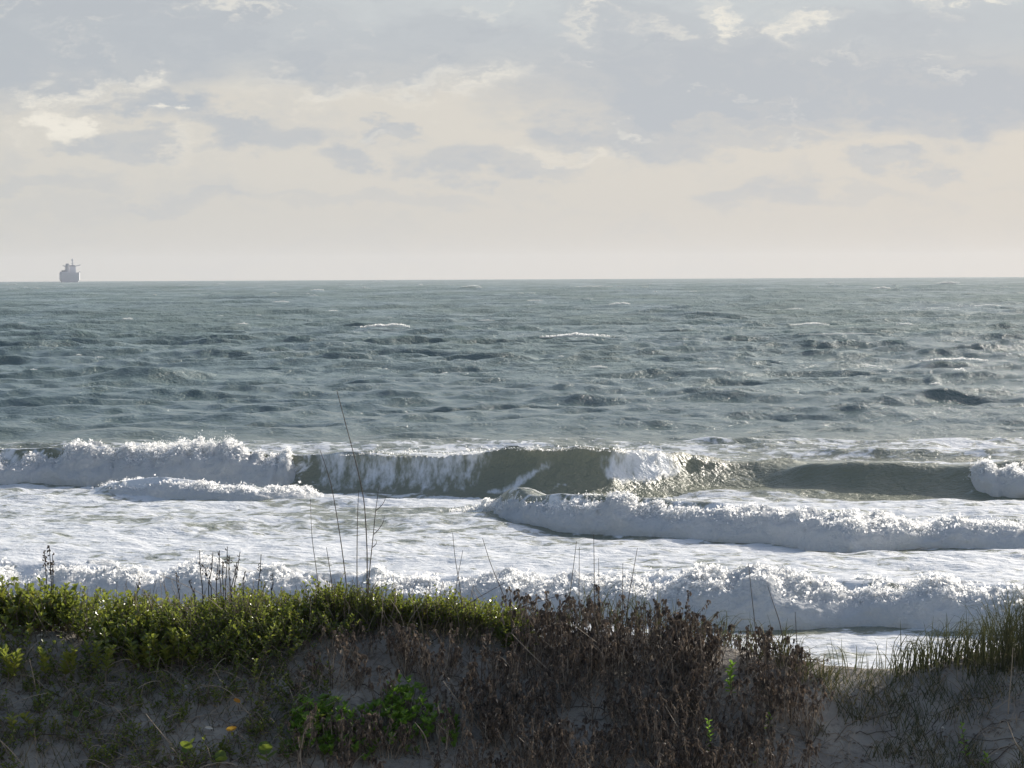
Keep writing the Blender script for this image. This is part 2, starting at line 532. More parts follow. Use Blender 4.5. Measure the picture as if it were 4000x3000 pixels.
M1 = Breaker([(-900, 1778, 1886), (-300, 1775, 1888), (0, 1770, 1886), (300, 1752, 1888), (560, 1740, 1890), (900, 1744, 1895), (1200, 1762, 1905), (1500, 1757, 1915),
              (1800, 1750, 1925), (2100, 1742, 1932), (2400, 1746, 1927), (2700, 1768, 1912), (2900, 1800, 1906), (3050, 1828, 1902), (3220, 1866, 1898), (3450, 1894, 1894)], 1.7, 5.0, 0.20, 0.10)
M2 = Breaker([(2700, 1905, 1905), (2880, 1880, 1906), (3050, 1848, 1910), (3200, 1828, 1916), (3400, 1814, 1922), (3700, 1813, 1926), (3850, 1803, 1930), (4000, 1795, 1932), (4500, 1790, 1932), (5200, 1795, 1930)], 1.8, 4.5, 0.1)
S1 = Breaker([(200, 1925, 1925), (330, 1898, 1932), (420, 1885, 1938), (600, 1874, 1942), (800, 1886, 1950), (1000, 1897, 1956), (1250, 1919, 1952), (1450, 1938, 1945), (1700, 1945, 1945)], 1.0, 2.5, 0.0)
T1 = Breaker([(1600, 2010, 2010), (1750, 1992, 2016), (1900, 1968, 2034), (2040, 1950, 2058), (2200, 1947, 2078), (2400, 1952, 2090), (2700, 1962, 2098), (3000, 1988, 2108), (3300, 2020, 2132), (3700, 2030, 2128), (4000, 2048, 2135), (4500, 2055, 2140), (5200, 2060, 2140)], 1.2, 4.0, 0.0)
N1 = Breaker([(-1000, 2200, 2335), (0, 2195, 2340), (300, 2205, 2345), (600, 2222, 2350), (1200, 2236, 2370), (1600, 2242, 2390), (2000, 2246, 2405), (2400, 2252, 2425), (2700, 2254, 2440), (3000, 2254, 2455), (3300, 2270, 2450), (3700, 2286, 2470), (4000, 2292, 2480), (5000, 2300, 2490)], 1.4, 3.0, 0.0)
# unbroken swells farther out
SW = [Breaker(tb, wf, wf * 1.6, 0.0, 0.03) for tb, wf in [
    ([(20, 1500, 1500), (120, 1478, 1502), (300, 1444, 1503), (560, 1418, 1505), (680, 1428, 1503), (780, 1446, 1500), (900, 1446, 1494), (1100, 1485, 1485)], 4.0),
    ([(180, 1540, 1540), (420, 1512, 1545), (700, 1530, 1540), (900, 1540, 1540)], 2.5),
    ([(100, 1705, 1705), (240, 1682, 1712), (420, 1664, 1712), (650, 1662, 1708), (900, 1676, 1702), (1200, 1695, 1695)], 2.4),
    ([(3450, 1562, 1562), (3600, 1525, 1568), (3750, 1506, 1570), (3880, 1516, 1568), (4050, 1550, 1562), (4300, 1560, 1560)], 3.0),
    ([(2800, 1440, 1440), (3000, 1412, 1445), (3150, 1402, 1446), (3300, 1420, 1440), (3450, 1436, 1436)], 4.0),
    ([(1180, 1492, 1492), (1400, 1470, 1500), (1700, 1478, 1500), (1950, 1494, 1494)], 3.0),
    ([(2850, 1710, 1710), (3000, 1672, 1715), (3200, 1655, 1718), (3450, 1672, 1712), (3700, 1705, 1705)], 2.6),
    ([(3300, 1790, 1790), (3500, 1756, 1792), (3700, 1738, 1792), (3900, 1760, 1788), (4300, 1780, 1780)], 2.0),
    ([(1400, 1765, 1765), (1550, 1718, 1745), (1800, 1712, 1740), (2100, 1740, 1740)], 2.0),
    ([(300, 1272, 1272), (450, 1262, 1280), (700, 1258, 1280), (900, 1275, 1275)], 6.0)]]
# whitecaps: (column, row of the crest, half length in columns, height in rows)
CAPS = [(1505, 1290, 95, 13), (2245, 1328, 135, 15), (3160, 1280, 75, 9), (3720, 1440, 130, 13), (3270, 1338, 150, 5), (1500, 1452, 55, 8), (2780, 1456, 45, 6), (3360, 1425, 45, 8), (3400, 1452, 40, 6),
        (2420, 1197, 40, 7), (2310, 1130, 80, 4), (3440, 1135, 35, 7), (3700, 1112, 50, 6), (3530, 1278, 30, 7), (2330, 1440, 40, 7), (950, 1274, 25, 6), (1300, 1222, 25, 5), (500, 1255, 20, 6), (3950, 1320, 60, 5),
        (3740, 1492, 26, 12), (3650, 1504, 22, 9), (1840, 1128, 35, 4), (2090, 1188, 30, 4), (1240, 1137, 25, 4), (1900, 1262, 30, 4), (700, 1410, 30, 5), (2600, 1240, 40, 4), (3850, 1205, 60, 5), (3100, 1215, 35, 4), (1100, 1190, 30, 4)]

CAPS += [(rng.uniform(0, 4000), rng.uniform(1098, 1160) if k_ < 45 else rng.uniform(1160, 1500), rng.uniform(8, 26), rng.uniform(2.2, 4.2)) for k_ in range(80)]
AZ0 = math.radians(11.0)
th_c = np.linspace(-AZ0, AZ0, 490)
th_s = AZ0 + np.cumsum(np.geomspace(0.0012, 0.12, 26))
th_s = th_s[th_s < math.radians(78)]
theta = np.concatenate([-th_s[::-1], th_c, th_s])
rr = spacing([(40, .8), (54, .2), (60, .13), (80, .13), (97, .10), (112, .10), (150, .24), (260, .6), (600, 2.0), (1500, 7.0), (4000, 25.0), (10600, 120.0)])
NR, NC = len(rr), len(theta)
TH = np.broadcast_to(theta[None, :], (NR, NC)); RR = np.broadcast_to(rr[:, None], (NR, NC))
X = (RR * np.sin(TH)).astype(np.float64); Y = (RR * np.cos(TH)).astype(np.float64)
drow = np.gradient(rr)[:, None]
dcol = rr[:, None] * np.gradient(theta)[None, :]

Z = np.zeros((NR, NC)); DX = np.zeros((NR, NC)); DY = np.zeros((NR, NC)); unres = np.zeros((NR, NC))
amp = np.interp(Y, [50, 56, 64, 95, 104, 116, 135, 190, 260, 500], [0.0, 0.06, 0.18, 0.26, 0.45, 0.58, 0.66, 0.8, 1.0, 1.15])
NW = 64
X32 = X.astype(np.float32); Y32 = Y.astype(np.float32)
DX = DX.astype(np.float32); DY = DY.astype(np.float32); Z = Z.astype(np.float32); unres = unres.astype(np.float32)
drow = drow.astype(np.float32); dcol = dcol.astype(np.float32)
lam = np.geomspace(0.8, 34.0, NW) * rng.uniform(0.93, 1.07, NW)
SL = 0.23 * math.sqrt(2.0 / NW)
for i in range(NW):
    L = lam[i]
    spread = np.interp(math.log(L), [0, math.log(34)], [0.75, 0.22])
    ang = rng.normal(0.12, spread)
    k = 2 * math.pi / L
    kx, ky = k * math.sin(ang), -k * math.cos(ang)
    a = SL / k * float(np.interp(L, [0.9, 1.5, 3, 6, 9, 14, 34], [1.0, 1.45, 1.6, 1.5, 1.05, 0.6, 0.35]))
    w_ = 1 - smooth(1.7, 3.0, np.abs(ky) * drow)
    wgt = w_ * (1 - smooth(0.9, 2.3, np.abs(kx) * dcol))
    # waves come in groups
    ph = np.float32(kx) * X32 + np.float32(ky) * Y32 + np.float32(rng.uniform(0, 6.28))
    g_ = 1.0 + 0.5 * np.sin(np.float32(0.11 * k * math.cos(ang + 1.1)) * X32 + np.float32(0.11 * k * math.sin(ang + 1.1)) * Y32 + np.float32(rng.uniform(0, 6.28)))
    A = np.float32(a) * wgt * g_
    if L > 9:                                 # the swell is higher in the deeper water
        A = A * (1 + 1.8 * smooth(500, 2000, rr)[:, None]).astype(np.float32)
    Z += A * np.cos(ph)
    s_ = np.sin(ph) * A * 0.85
    DX -= s_ * math.sin(ang); DY += s_ * math.cos(ang)
    unres += (1 - wgt ** 2) * (SL ** 2) / 2
Z *= amp; DX *= amp; DY *= amp
surf = amp.copy()

# broad wave height variation far out gives the water its darker and lighter streaks
FO = np.zeros((NR, NC))
# lacy old foam behind and between the breakers
yM = np.minimum(M1.foot(X), 200)
lace = fbm(X * 0.12, Y * 0.10, seed=31, octaves=3)
FO += np.where(Y > yM + 2, 0.0, 1.0) * (0.80 + 0.12 * lace)
behind = np.exp(-((Y - yM - 20) / 11.0) ** 2)
FO += np.where(Y > yM + 2, behind * np.clip(0.50 + 0.28 * lace + 0.14 * smooth(-6, 8, X), 0, .75), 0)
# darker, less foamy water left and middle just inside the main breaker
pool = np.exp(-((X + 7.0) / 7.5) ** 2 - ((Y - 90.0) / 4.5) ** 2)
pool2 = np.exp(-((X + 0.5) / 4.5) ** 2 - ((Y - 87.0) / 5.0) ** 2)
FO -= np.where(Y < yM + 2, 0.15 * pool + 0.13 * pool2, 0)

for B in (M1, M2, S1, T1, N1):
    h, prof, zc = B.height(X, Y)
    cut = np.clip(1 - 0.8 * np.clip(prof, 0, 1), 0.2, 1)
    if B is M1:
        Z *= np.where((Y < B.foot(X) + B.wf), cut, 1); DY *= np.where(prof > 0.05, cut, 1)
    Z += h
    lean = B.lean * zc * np.clip(prof, 0, 1) ** 5
    DY -= lean
for iB, B in enumerate(SW):
    h, prof, zc = B.height(X, Y)
    h = h * (0.8 if iB == 0 else 0.6 if iB == 2 else 0.3)
    Z = Z * (1 - 0.45 * np.clip(prof, 0, 1)) + h

# foam on the faces of the main breaker, by position along it
fM = M1.foot(X)
tM = (Y - fM) / M1.wf
onface = (tM > -0.1) & (tM < 1.08)
PXM = np.interp(X, M1.x, M1.px) + 70 * fbm(X * 1.3, Y * 1.3, seed=44, octaves=4)
veil = smooth(1150, 1300, PXM) * (1 - smooth(1690, 1950, PXM - 90 * tM))
streaks = fbm(X * 3.0, Y * 0.25, seed=41, octaves=3)
VE = np.where(onface, veil * np.clip(0.36 + 0.20 * streaks + 0.16 * smooth(0.2, 0.9, tM) - 0.2 * smooth(.4, 0, tM), 0, 0.62), 0.0)
patch = 1 - smooth(0.55, 1.15, np.sqrt(((PXM - 2520) / 165.0) ** 2 + ((tM - 0.78) / 0.42) ** 2))
pn = fbm(X * 2.0, Y * 1.2, seed=43, octaves=4)
VE = np.maximum(VE, np.where(onface, np.clip(patch * (0.9 + 0.7 * pn), 0, .9), 0.0))
face_foam = 0.06 + veil * (0.22 + 0.15 * streaks) + 0.5 * (1 - smooth(1150, 1300, PXM))
# slanting ribbons of foam drawn up the clear green face
rib = 0.75 * np.exp(-((PXM - 1880 - 330 * tM) / 30.0) ** 2) * smooth(0.02, 0.2, tM) * (1 - smooth(0.6, 0.95, tM))
rib += 0.35 * np.exp(-((PXM - 2060 - 420 * tM) / 16.0) ** 2) * (1 - smooth(0.5, 0.8, tM)) * smooth(0.02, 0.15, tM)
VE = np.maximum(VE, np.where(onface, rib, 0.0))
face_foam += 0.25 * smooth(2600, 2900, PXM) * (1 - smooth(0.2, 0.7, tM))
FO = np.where(onface, face_foam, FO)
h2, p2, z2 = M2.height(X, Y)
PX2 = np.interp(X, M2.x, M2.px)
t2 = (Y - M2.foot(X)) / M2.wf
on2 = (t2 > -0.6) & (t2 < 1.3) & (PX2 > 2750)
FO = np.where(on2, FO * (1 - smooth(2750, 3000, PX2)) + (0.30 + 0.15 * fbm(X * 0.6, Y * 1.2, seed=47, octaves=3) + 0.25 * smooth(3000, 2800, PX2)) * smooth(2750, 3000, PX2), FO)
for B in (T1, S1, N1):                       # a little bare water at the foot of the whitewater
    tb = (Y - B.foot(X))
    FO -= (0.15 if B is N1 else 0.3) * np.exp(-((tb + 0.35) / 0.35) ** 2) * np.clip(B.crest(X) / 0.5, 0, 1)
cap_rolls = []
for (px, py, hl, hp) in CAPS:
    p = plane_hit(px, py + hp * 0.6, 0.0)
    sx = hl * p[1] / F; hz = hp * p[1] / F
    wy = max(2.2, 2.5 * float(np.interp(p[1], rr, drow[:, 0])), hz * 3)
    r_, a_ = math.hypot(p[0], p[1]), math.atan2(p[0], p[1])
    i0, i1 = np.searchsorted(rr, (r_ - 4 * wy, r_ + 4 * wy)); j0, j1 = np.searchsorted(theta, (a_ - 2 * sx / r_, a_ + 2 * sx / r_))
    XX, YY = X[i0:i1, j0:j1], Y[i0:i1, j0:j1]
    e = np.exp(-np.abs((XX - p[0]) / (sx * 1.15)) ** 3) * np.exp(-((YY - p[1]) / wy) ** 2)
    Z[i0:i1, j0:j1] += e * (hz * 0.6 + min(0.3, 0.10 * sx))
    cap_rolls.append((p, sx, hz))
FO = np.clip(FO, 0, 1)
churn = FO * smooth(130, 100, Y) * smooth(50, 58, Y)
near = rr < 135
Zn = fbm(X[near] * 1.3, Y[near] * 1.3, seed=5, octaves=4)
Z[near] += 0.10 * Zn * churn[near]
Z += np.clip((56.0 - Y) * 0.02, 0, 0.12)
silt = smooth(150, 108, Y)
rough = np.clip(np.sqrt(np.sqrt(2.0 * unres + 0.0006)), 0.2 + 0.12 * smooth(116, 106, Y), 0.5)
Z -= (RR ** 2) / (2 * RE)
verts = np.stack([X + DX, Y + DY, Z], -1).reshape(-1, 3)
sea = link(bpy.data.objects.new('sea', big_mesh('sea', verts, grid_quads(NR, NC)[:, ::-1], {'foam': FO, 'rough': rough, 'silt': silt, 'veil': VE}, M['sea'])))
tag(sea, 'grey green choppy ocean with breaking surf reaching the horizon', 'sea', kind='structure')
print('sea', NR, NC)


# whitewater: tumbling foam rolls in front of the breakers, with thrown spray
def oct_specks(g, P, R):
    """thin bent flakes of foam film at random angles: light shines through them"""
    n = len(P)
    a = rng.normal(size=(n, 3)); a /= np.linalg.norm(a, axis=1, keepdims=True)
    b = rng.normal(size=(n, 3)); b -= a * (a * b).sum(1, keepdims=True); b /= np.linalg.norm(b, axis=1, keepdims=True)
    c = np.cross(a, b)
    r = R[:, None] * rng.uniform(0.7, 1.5, (n, 1)); q = R[:, None] * rng.uniform(0.5, 1.2, (n, 1))
    v = np.stack([P - a * r, P + b * q + c * 0.4 * q, P + a * r, P - b * q + c * 0.4 * q], 1)
    f = (np.array([(0, 1, 2), (0, 2, 3)])[None] + (np.arange(n) * 4)[:, None, None]).reshape(-1, 3)
    g.add(v.reshape(-1, 3), f.tolist())


def roll_mesh(name, B, px0, px1, label, tall=1.0, fwd=0.15, lump=0.16, step=0.055, nprof=34, spray=900, spray_h=0.28, seed=1, fade=1.2, side='foam'):
    xa = np.interp(px0, B.px, B.x); xb = np.interp(px1, B.px, B.x)
    xs = np.arange(xa, xb, step); n = len(xs)
    rag = 0.55 * fade * fbm(xs * 1.7, xs * 0 + 4.4, seed=seed + 5, octaves=4)
    end = smooth(0, fade, xs - xa + rag - 0.3 * fade) * smooth(0, fade, xb - xs + rag - 0.3 * fade)
    yb = B.foot(xs); zc = np.maximum(B.crest(xs), 0.08) * tall
    big = fbm(xs * 0.8, xs * 0 + seed, seed=seed, octaves=4)
    zc = zc * (0.97 + 0.42 * big + 0.12 * fbm(xs * 3.0, xs * 0 + seed, seed=seed + 9, octaves=3)) * (0.30 + 0.70 * end)
    yoff = 0.9 * fbm(xs * 0.28, xs * 0 + 7.7, seed=seed + 3, octaves=3)
    ang = np.linspace(-0.12, math.pi * 0.86, nprof)
    ca, sa = np.cos(ang), np.sin(ang)
    hw = B.wf * 1.02
    yy = (yb + B.wf + yoff)[:, None] - ca[None] * np.where(ca > 0, hw + fwd, hw * 1.15)[None] * (0.35 + 0.65 * end[:, None])
    zz = zc[:, None] * np.sign(sa)[None] * np.abs(sa[None]) ** 0.85 - 0.06
    xx = np.broadcast_to(xs[:, None], yy.shape)
    # cauliflower relief, finer and stronger near the crest
    up = np.clip(sa, 0, 1)[None] ** 1.5
    n1_ = fbm(xx * 1.5, yy * 1.5, zz * 2.2, seed=seed + 20, octaves=4, gain=0.55)
    n2_ = fbm(xx * 4.5, yy * 4.5, zz * 5.0, seed=seed + 40, octaves=3, ridged=True)
    am = lump * (0.85 + 0.45 * up) * (0.4 + 0.6 * end[:, None])
    d = am * (n1_ * 1.45 + n2_ * 0.45 * (0.55 + up))
    ny = -ca[None]; nz = sa[None]
    yy = yy + ny * d; zz = zz + nz * d
    xx = xx + 0.5 * am * fbm(xx * 2.0, yy * 2.0, zz * 2.0, seed=seed + 60, octaves=3)
    v = np.stack([xx, yy, zz], -1)
    ob = link(bpy.data.objects.new(name, big_mesh(name, v.reshape(-1, 3), grid_quads(n, nprof), None, M['foam'])))
    tag(ob, label, side, 'whitewater of the breaking waves', 'stuff')
    if spray:
        g = G()
        # popcorn of thin bubbly foam along the top, thrown higher in places
        cl = np.clip(fbm(xs * 1.6, xs * 0 + 2.2, seed=seed + 80, octaves=4) + 0.45, 0.02, 2) ** 1.6
        w_ = end * cl; w_ /= w_.sum()
        n_s = spray * 5
        i = rng.choice(n, n_s, p=w_)
        j = np.clip((nprof * (0.50 + 0.085 * rng.normal(size=n_s))).astype(int), 8, nprof - 3)
        P = v[i, j] + rng.normal(0, 1, (n_s, 3)) * (0.03, 0.05, 0.0)
        P[:, 2] += rng.exponential(0.022, n_s)
        oct_specks(g, P, np.clip(rng.lognormal(math.log(0.022), 0.45, n_s), 0.008, 0.06))
        plume = np.clip(fbm(xs * 0.9, xs * 0 + 5.2, seed=seed + 90, octaves=3) + 0.1, 0.01, 1) ** 2.0 * end
        plume /= plume.sum()
        i = rng.choice(n, spray, p=plume)
        j = np.clip((nprof * (0.5 + 0.06 * rng.normal(size=spray))).astype(int), 8, nprof - 3)
        P = v[i, j].copy()
        hh = np.minimum(spray_h * rng.exponential(0.33, spray), spray_h * 1.7)
        P[:, 2] += hh; P[:, 0] += rng.normal(0, 0.02, spray) - 0.35 * hh * rng.random(spray); P[:, 1] += rng.normal(0, 0.10, spray)
        R = np.clip(rng.lognormal(math.log(0.012), 0.45, spray) * (1.3 - 0.6 * hh / spray_h), 0.004, 0.035)
        oct_specks(g, P, R)
        so = g.obj('spray', M['spray'], ob)
        so['kind'] = 'stuff'
    return ob


roll_mesh('sea_foam', M1, -350, 1330, 'long white foam wall of the main breaker, left end of the picture', 1.0, 0.2, 0.17, spray=3800, spray_h=0.30, seed=2, fade=1.6)
#roll_mesh('sea_foam', M1, 2330, 2700, 'white foam patch on the shoulder of the green main breaker', 0.93, -0.25, 0.13, spray=700, spray_h=0.14, seed=4, fade=1.3)
roll_mesh('sea_foam', M2, 3640, 4500, 'white foam at the right edge of the picture beside a smooth dark wave face', 1.0, 0.15, 0.15, spray=900, spray_h=0.2, seed=6, fade=1.8)
roll_mesh('sea_foam', S1, 300, 1300, 'low strip of foam just in front of the long white foam wall, left', 1.05, 0.05, 0.10, spray=1400, spray_h=0.14, seed=8, fade=0.9)
roll_mesh('sea_foam', T1, 1700, 4600, 'white foam roll in mid surf, reaching from the middle to the right edge', 1.0, 0.25, 0.15, spray=4200, spray_h=0.16, seed=10, fade=1.3)
roll_mesh('sea_foam', N1, -500, 4700, 'nearest white foam roll, right behind the dune plants', 0.97, 0.3, 0.15, spray=5000, spray_h=0.17, seed=12, fade=0.8)
# flecks of white torn from the lip of the green face
g = G()
for (px, n) in [(1840, 120), (1900, 60), (2080, 140), (2170, 40), (1600, 120), (1750, 90), (1480, 60), (2450, 120), (2560, 90), (2250, 30), (2330, 30)]:
    x0 = np.interp(px, M1.px, M1.x)
    xs = x0 + rng.normal(0, 0.16, n)
    P = np.stack([xs, M1.foot(xs) + M1.wf - 0.35 + rng.normal(0, 0.12, n), M1.crest(xs) * 0.95 - 0.03 + rng.exponential(0.06, n)], -1)
    oct_specks(g, P, np.clip(rng.lognormal(math.log(0.015), 0.5, n), 0.006, 0.04))
xs = rng.uniform(np.interp(1300, M1.px, M1.x), np.interp(3000, M1.px, M1.x), 1500)
P = np.stack([xs, M1.foot(xs) + M1.wf - 0.30 + rng.normal(0, 0.06, 1500), M1.crest(xs) * 0.95 - 0.03 + rng.normal(0, 0.02, 1500)], -1)
oct_specks(g, P, np.clip(rng.lognormal(math.log(0.012), 0.4, 1500), 0.006, 0.03))
tag(g.obj('sea_spray', M['spray']), 'small white flecks of spray along the lip of the green wave', 'spray', kind='stuff')
# whitecaps out at sea
for idx, (p, sx, hz) in enumerate(cap_rolls):
    n = max(24, int(50)); xs = np.linspace(-sx, sx, n)
    e = np.clip(1 - np.abs(xs / sx) ** 2.5, 0, 1)
    nz_ = 0.55 + 0.45 * fbm(xs / sx * 3.0 + idx * 3.1, xs * 0 + idx, seed=idx, octaves=3) + 0.25 * (xs / sx)
    hh = 1.15 * hz * e * np.clip(nz_, 0.12, 1.3)
    ang = np.linspace(0, math.pi * 0.62, 8)
    ri = int(np.searchsorted(rr, p[1])); ci = int(np.searchsorted(theta, math.atan2(p[0], p[1])))
    z0 = float(Z[max(0, ri - 4):ri + 3, max(0, ci - 4):ci + 5].max()) - hz * 0.05
    yc = p[1] - 0.5 - hz + 0.15 * sx * np.sin(xs / sx * 1.3 + idx) * 0.4
    v = np.stack([np.broadcast_to((p[0] + xs)[:, None], (n, 8)), yc[:, None] - np.cos(ang)[None] * (hz * 1.4) * e[:, None],
                  z0 + np.sin(ang)[None] * hh[:, None]], -1)
    v += rng.normal(0, 0.06 * hz, v.shape)
    o = link(bpy.data.objects.new('whitecap', big_mesh('whitecap', v.reshape(-1, 3), grid_quads(n, 8), None, M['spray'])))
    gsp = G(); ns_ = int(120 + 900 * min(1.0, sx / 3.0)) if idx < 30 else 70
    ux = np.clip(rng.normal(0.12, 0.5, ns_), -1, 1)
    hx = np.interp(ux * sx, xs, hh)
    PP = np.stack([p[0] + ux * sx, np.interp(ux * sx, xs, yc) + rng.normal(0, .2, ns_), z0 + (hx + .25 * hz) * rng.random(ns_) ** .7 + .08 * hz], -1)
    oct_specks(gsp, PP, np.clip(rng.lognormal(0, .4, ns_), .4, 2.2) * max(hz, .12) * 0.13)
    q_ = gsp.obj('spray', M['spray'], o); q_['kind'] = 'stuff'
    tag(o, 'small white crest breaking on the open water far out', 'whitecap', 'whitecaps on the open sea', 'stuff')

# ------------------------------------------------------------------ the ground: one sheet of sand with the dune across it
CR = [(-800, 2425), (0, 2425), (350, 2432), (700, 2440), (1000, 2440), (1300, 2445), (1700, 2475), (2000, 2478), (2300, 2490), (2700, 2510), (2950, 2552), (3150, 2598), (3400, 2628), (3560, 2625), (3700, 2590), (3850, 2555), (4000, 2520), (4700, 2480)]
YCR = 27.0
cr_p = [at(px, py, YCR) for px, py in CR]
cr_x = np.array([p[0] for p in cr_p]); cr_z = np.array([p[2] for p in cr_p])


def dune(x, y):
    x = np.asarray(x, float); y = np.asarray(y, float)
    zc = np.interp(x, cr_x, cr_z)
    zc = zc + 0.25 * smooth(4.6, 12, np.abs(x)) * np.sin(x * 0.35)
    yc = YCR + 0.35 * np.sin(x * 0.55 + 0.6) * 0.6
    d = yc - y                                   # > 0 on the camera side
    front = -0.64 * (np.sqrt(d * d + 0.10) - 0.30) * 0.98
    front = np.maximum(front, -2.6 + 0 * d)
    back_ = -0.55 * (np.sqrt(d * d + 0.5) - 0.6)
    z_f = zc + front
    z_b = zc + back_
    beach = np.interp(y, [28, 32, 40, 52, 58, 70], [1.9, 1.5, 0.9, 0.12, -0.25, -1.2])
    z = np.where(d > 0, z_f, np.maximum(z_b, beach))
    # behind the hollow the ground climbs to where the camera stands
    z = np.maximum(z, np.interp(y, [-400, -60, -10, 2, 10, 18, 24, 25, 30], [5.4, 5.2, 5.0, 4.8, 4.3, 2.6, 0.2, -3, -9]))
    bumps = 0.06 * fbm(x * 1.1, y * 1.3, seed=71, octaves=4) + 0.045 * fbm(x * 2.6, y * 6.5, seed=75, octaves=4)
    return z + bumps * smooth(45, 33, y)


def sym(stops):
    p = spacing(stops)
    return np.concatenate([-p[:0:-1], p])


gx = sym([(0, .045), (5.2, .05), (8, .3), (30, 3), (300, 40), (900, 120)])
gy = spacing([(-700, 60), (-40, 8), (10, 1.0), (21, .12), (24.0, .045), (29, .045), (34, .4), (60, 2.0), (75, 4)])
GX, GY = np.meshgrid(gx, gy)
GZ = dune(GX, GY)
ground = link(bpy.data.objects.new('sand_dune', big_mesh('sand_dune', np.stack([GX, GY, GZ], -1).reshape(-1, 3), grid_quads(len(gy), len(gx)), None, M['sand'])))
tag(ground, 'shaded grey sand dune in front of the surf', 'sand dune', kind='structure')


def ground_hit(px, py):
    """where the line of sight through a photo pixel meets the dune (crest if it passes over)"""
    d = ray(px, py); o = np.array([0, 0, ZC])
    ys = np.linspace(22.5, 28.6, 160)
    P = o[None] + d[None] * (ys / d[1])[:, None]
    gap = P[:, 2] - dune(P[:, 0], P[:, 1])
    hit = np.where(gap <= 0)[0]
    i = hit[0] if len(hit) else int(np.argmin(gap))
    p = P[i].copy(); p[2] = float(dune(p[0], p[1]))
    return p


# ------------------------------------------------------------------ the ship on the horizon
SHIP_Y = 5600.0
sp_ = at(272, 1098, SHIP_Y)
sz = -(SHIP_Y ** 2) / (2 * RE)
ship = empty('cargo_ship', (sp_[0], SHIP_Y, sz))
ship.rotation_euler = (0, 0, math.radians(8.2))
tag(ship, 'hazy grey cargo ship seen end-on standing on the horizon', 'ship')
g = G()                                   # hull sections, stern towards the camera
secs = [(-95, 14.5, 16.0), (-80, 16.2, 15.6), (-40, 16.5, 15.2), (40, 16.5, 15.2), (75, 12.5, 16.5), (95, 1.2, 18.5)]
V = []
for (yy, hw, top) in secs:
    V += [(-hw * .72, yy, -3), (-hw, yy, 4), (-hw, yy, top), (hw, yy, top), (hw, yy, 4), (hw * .72, yy, -3)]
Fc = [(0, 1, 2, 3, 4, 5)[::-1], tuple(30 + i for i in range(6))]
for i in range(len(secs) - 1):
    for j in range(6):
        Fc.append((i * 6 + j, i * 6 + (j + 1) % 6, (i + 1) * 6 + (j + 1) % 6, (i + 1) * 6 + j))
g.add(V, Fc, 0.5); g.obj('hull', M['ship_paint'], ship)
g = G(); g.box(-16.8, -2, -88, -60, 15.7, 17.3, 0.5); g.box(-14, -8, -80, -66, 17.3, 19.6, 0.1); g.obj('cargo_block', M['ship_paint'], ship)
g = G(); g.box(-9, 9.6, -78, -58, 15.7, 20.5, 0.5); g.box(-8, 9.2, -77, -59, 20.5, 25.0, 0.55); g.obj('superstructure', M['ship_paint'], ship)
g = G(); g.box(-7.5, 8.0, -74, -60, 25.0, 28.2, 0.6)
br = g.obj('bridge', M['ship_paint'], ship)
for k in range(8):
    g = G(); g.box(-6.9 + 1.8 * k, -5.6 + 1.8 * k, -74.15, -73.9, 26.3, 27.5, 0.0); g.obj('window', M['ship_paint'], br)
for sgn, reach, rise in ((-1, 12.0, 1.2), (1, 17.2, 2.2)):
    g = G(); x0, x1 = sgn * 7.4, sgn * reach
    g.add([(x0, -72, 25), (x0, -64, 25), (x0, -64, 26.8), (x0, -72, 26.8), (x1, -71, 25.6 + rise), (x1, -65, 25.6 + rise), (x1, -65, 26.8 + rise), (x1, -71, 26.8 + rise)],
          [(0, 1, 2, 3), (4, 7, 6, 5), (0, 4, 5, 1), (1, 5, 6, 2), (2, 6, 7, 3), (3, 7, 4, 0)], 0.45)
    g.obj('bridge_wing', M['ship_paint'], ship)
g = G(); g.tube([(-4.3, -84, 15), (-4.3, -84, 24), (-4.2, -84, 30.6)], 3.6, 3.0, 10, 0.3); g.obj('funnel', M['ship_paint'], ship)
g = G(); g.tube([(4.1, -66, 28), (4.1, -66, 33.5)], 1.2, 0.7, 6, 0.4); g.tube([(1.6, -66, 31.3), (6.6, -66, 31.3)], .25, .25, 4, .4); mast = g.obj('mast', M['ship_paint'], ship)
g = G(); th_ = np.linspace(0.15, math.pi - .15, 6)
g.tube([(4.0, -66, 36.6 - 2.6 * math.cos(a)) for a in th_], 0.6, 0.6, 8, 0.8)
v = g.v[0].reshape(6, 8, 3); c = v.mean(1, keepdims=True); g.v[0] = (c + (v - c) * (np.sin(th_)[:, None, None] * 3.0)).reshape(-1, 3)
g.tube([(4.0, -66, 33.4), (4.0, -66, 34.3)], .4, .4, 5, .4)
g.obj('radome', M['ship_paint'], mast)
for sgn in (-1, 1):
    g = G(); g.tube([(sgn * 15.6, -70, 16.6), (sgn * 15.6, -67, 16.6), (sgn * 15.6, -62, 16.6), (sgn * 15.6, -60, 16.9)], 1.4, 0.9, 8, 0.7); g.obj('lifeboat', M['ship_paint'], ship)


# ------------------------------------------------------------------ vegetation
def rnd(a, b): return float(rng.uniform(a, b))


def curve_pts(p, q, sag, n=6, side=(0, 0, 1)):
    """points from p to q bowed by sag towards side"""
    tt = np.linspace(0, 1, n)[:, None]
    return np.asarray(p)[None] * (1 - tt) + np.asarray(q)[None] * tt + np.asarray(side)[None] * (sag * 4 * tt * (1 - tt))


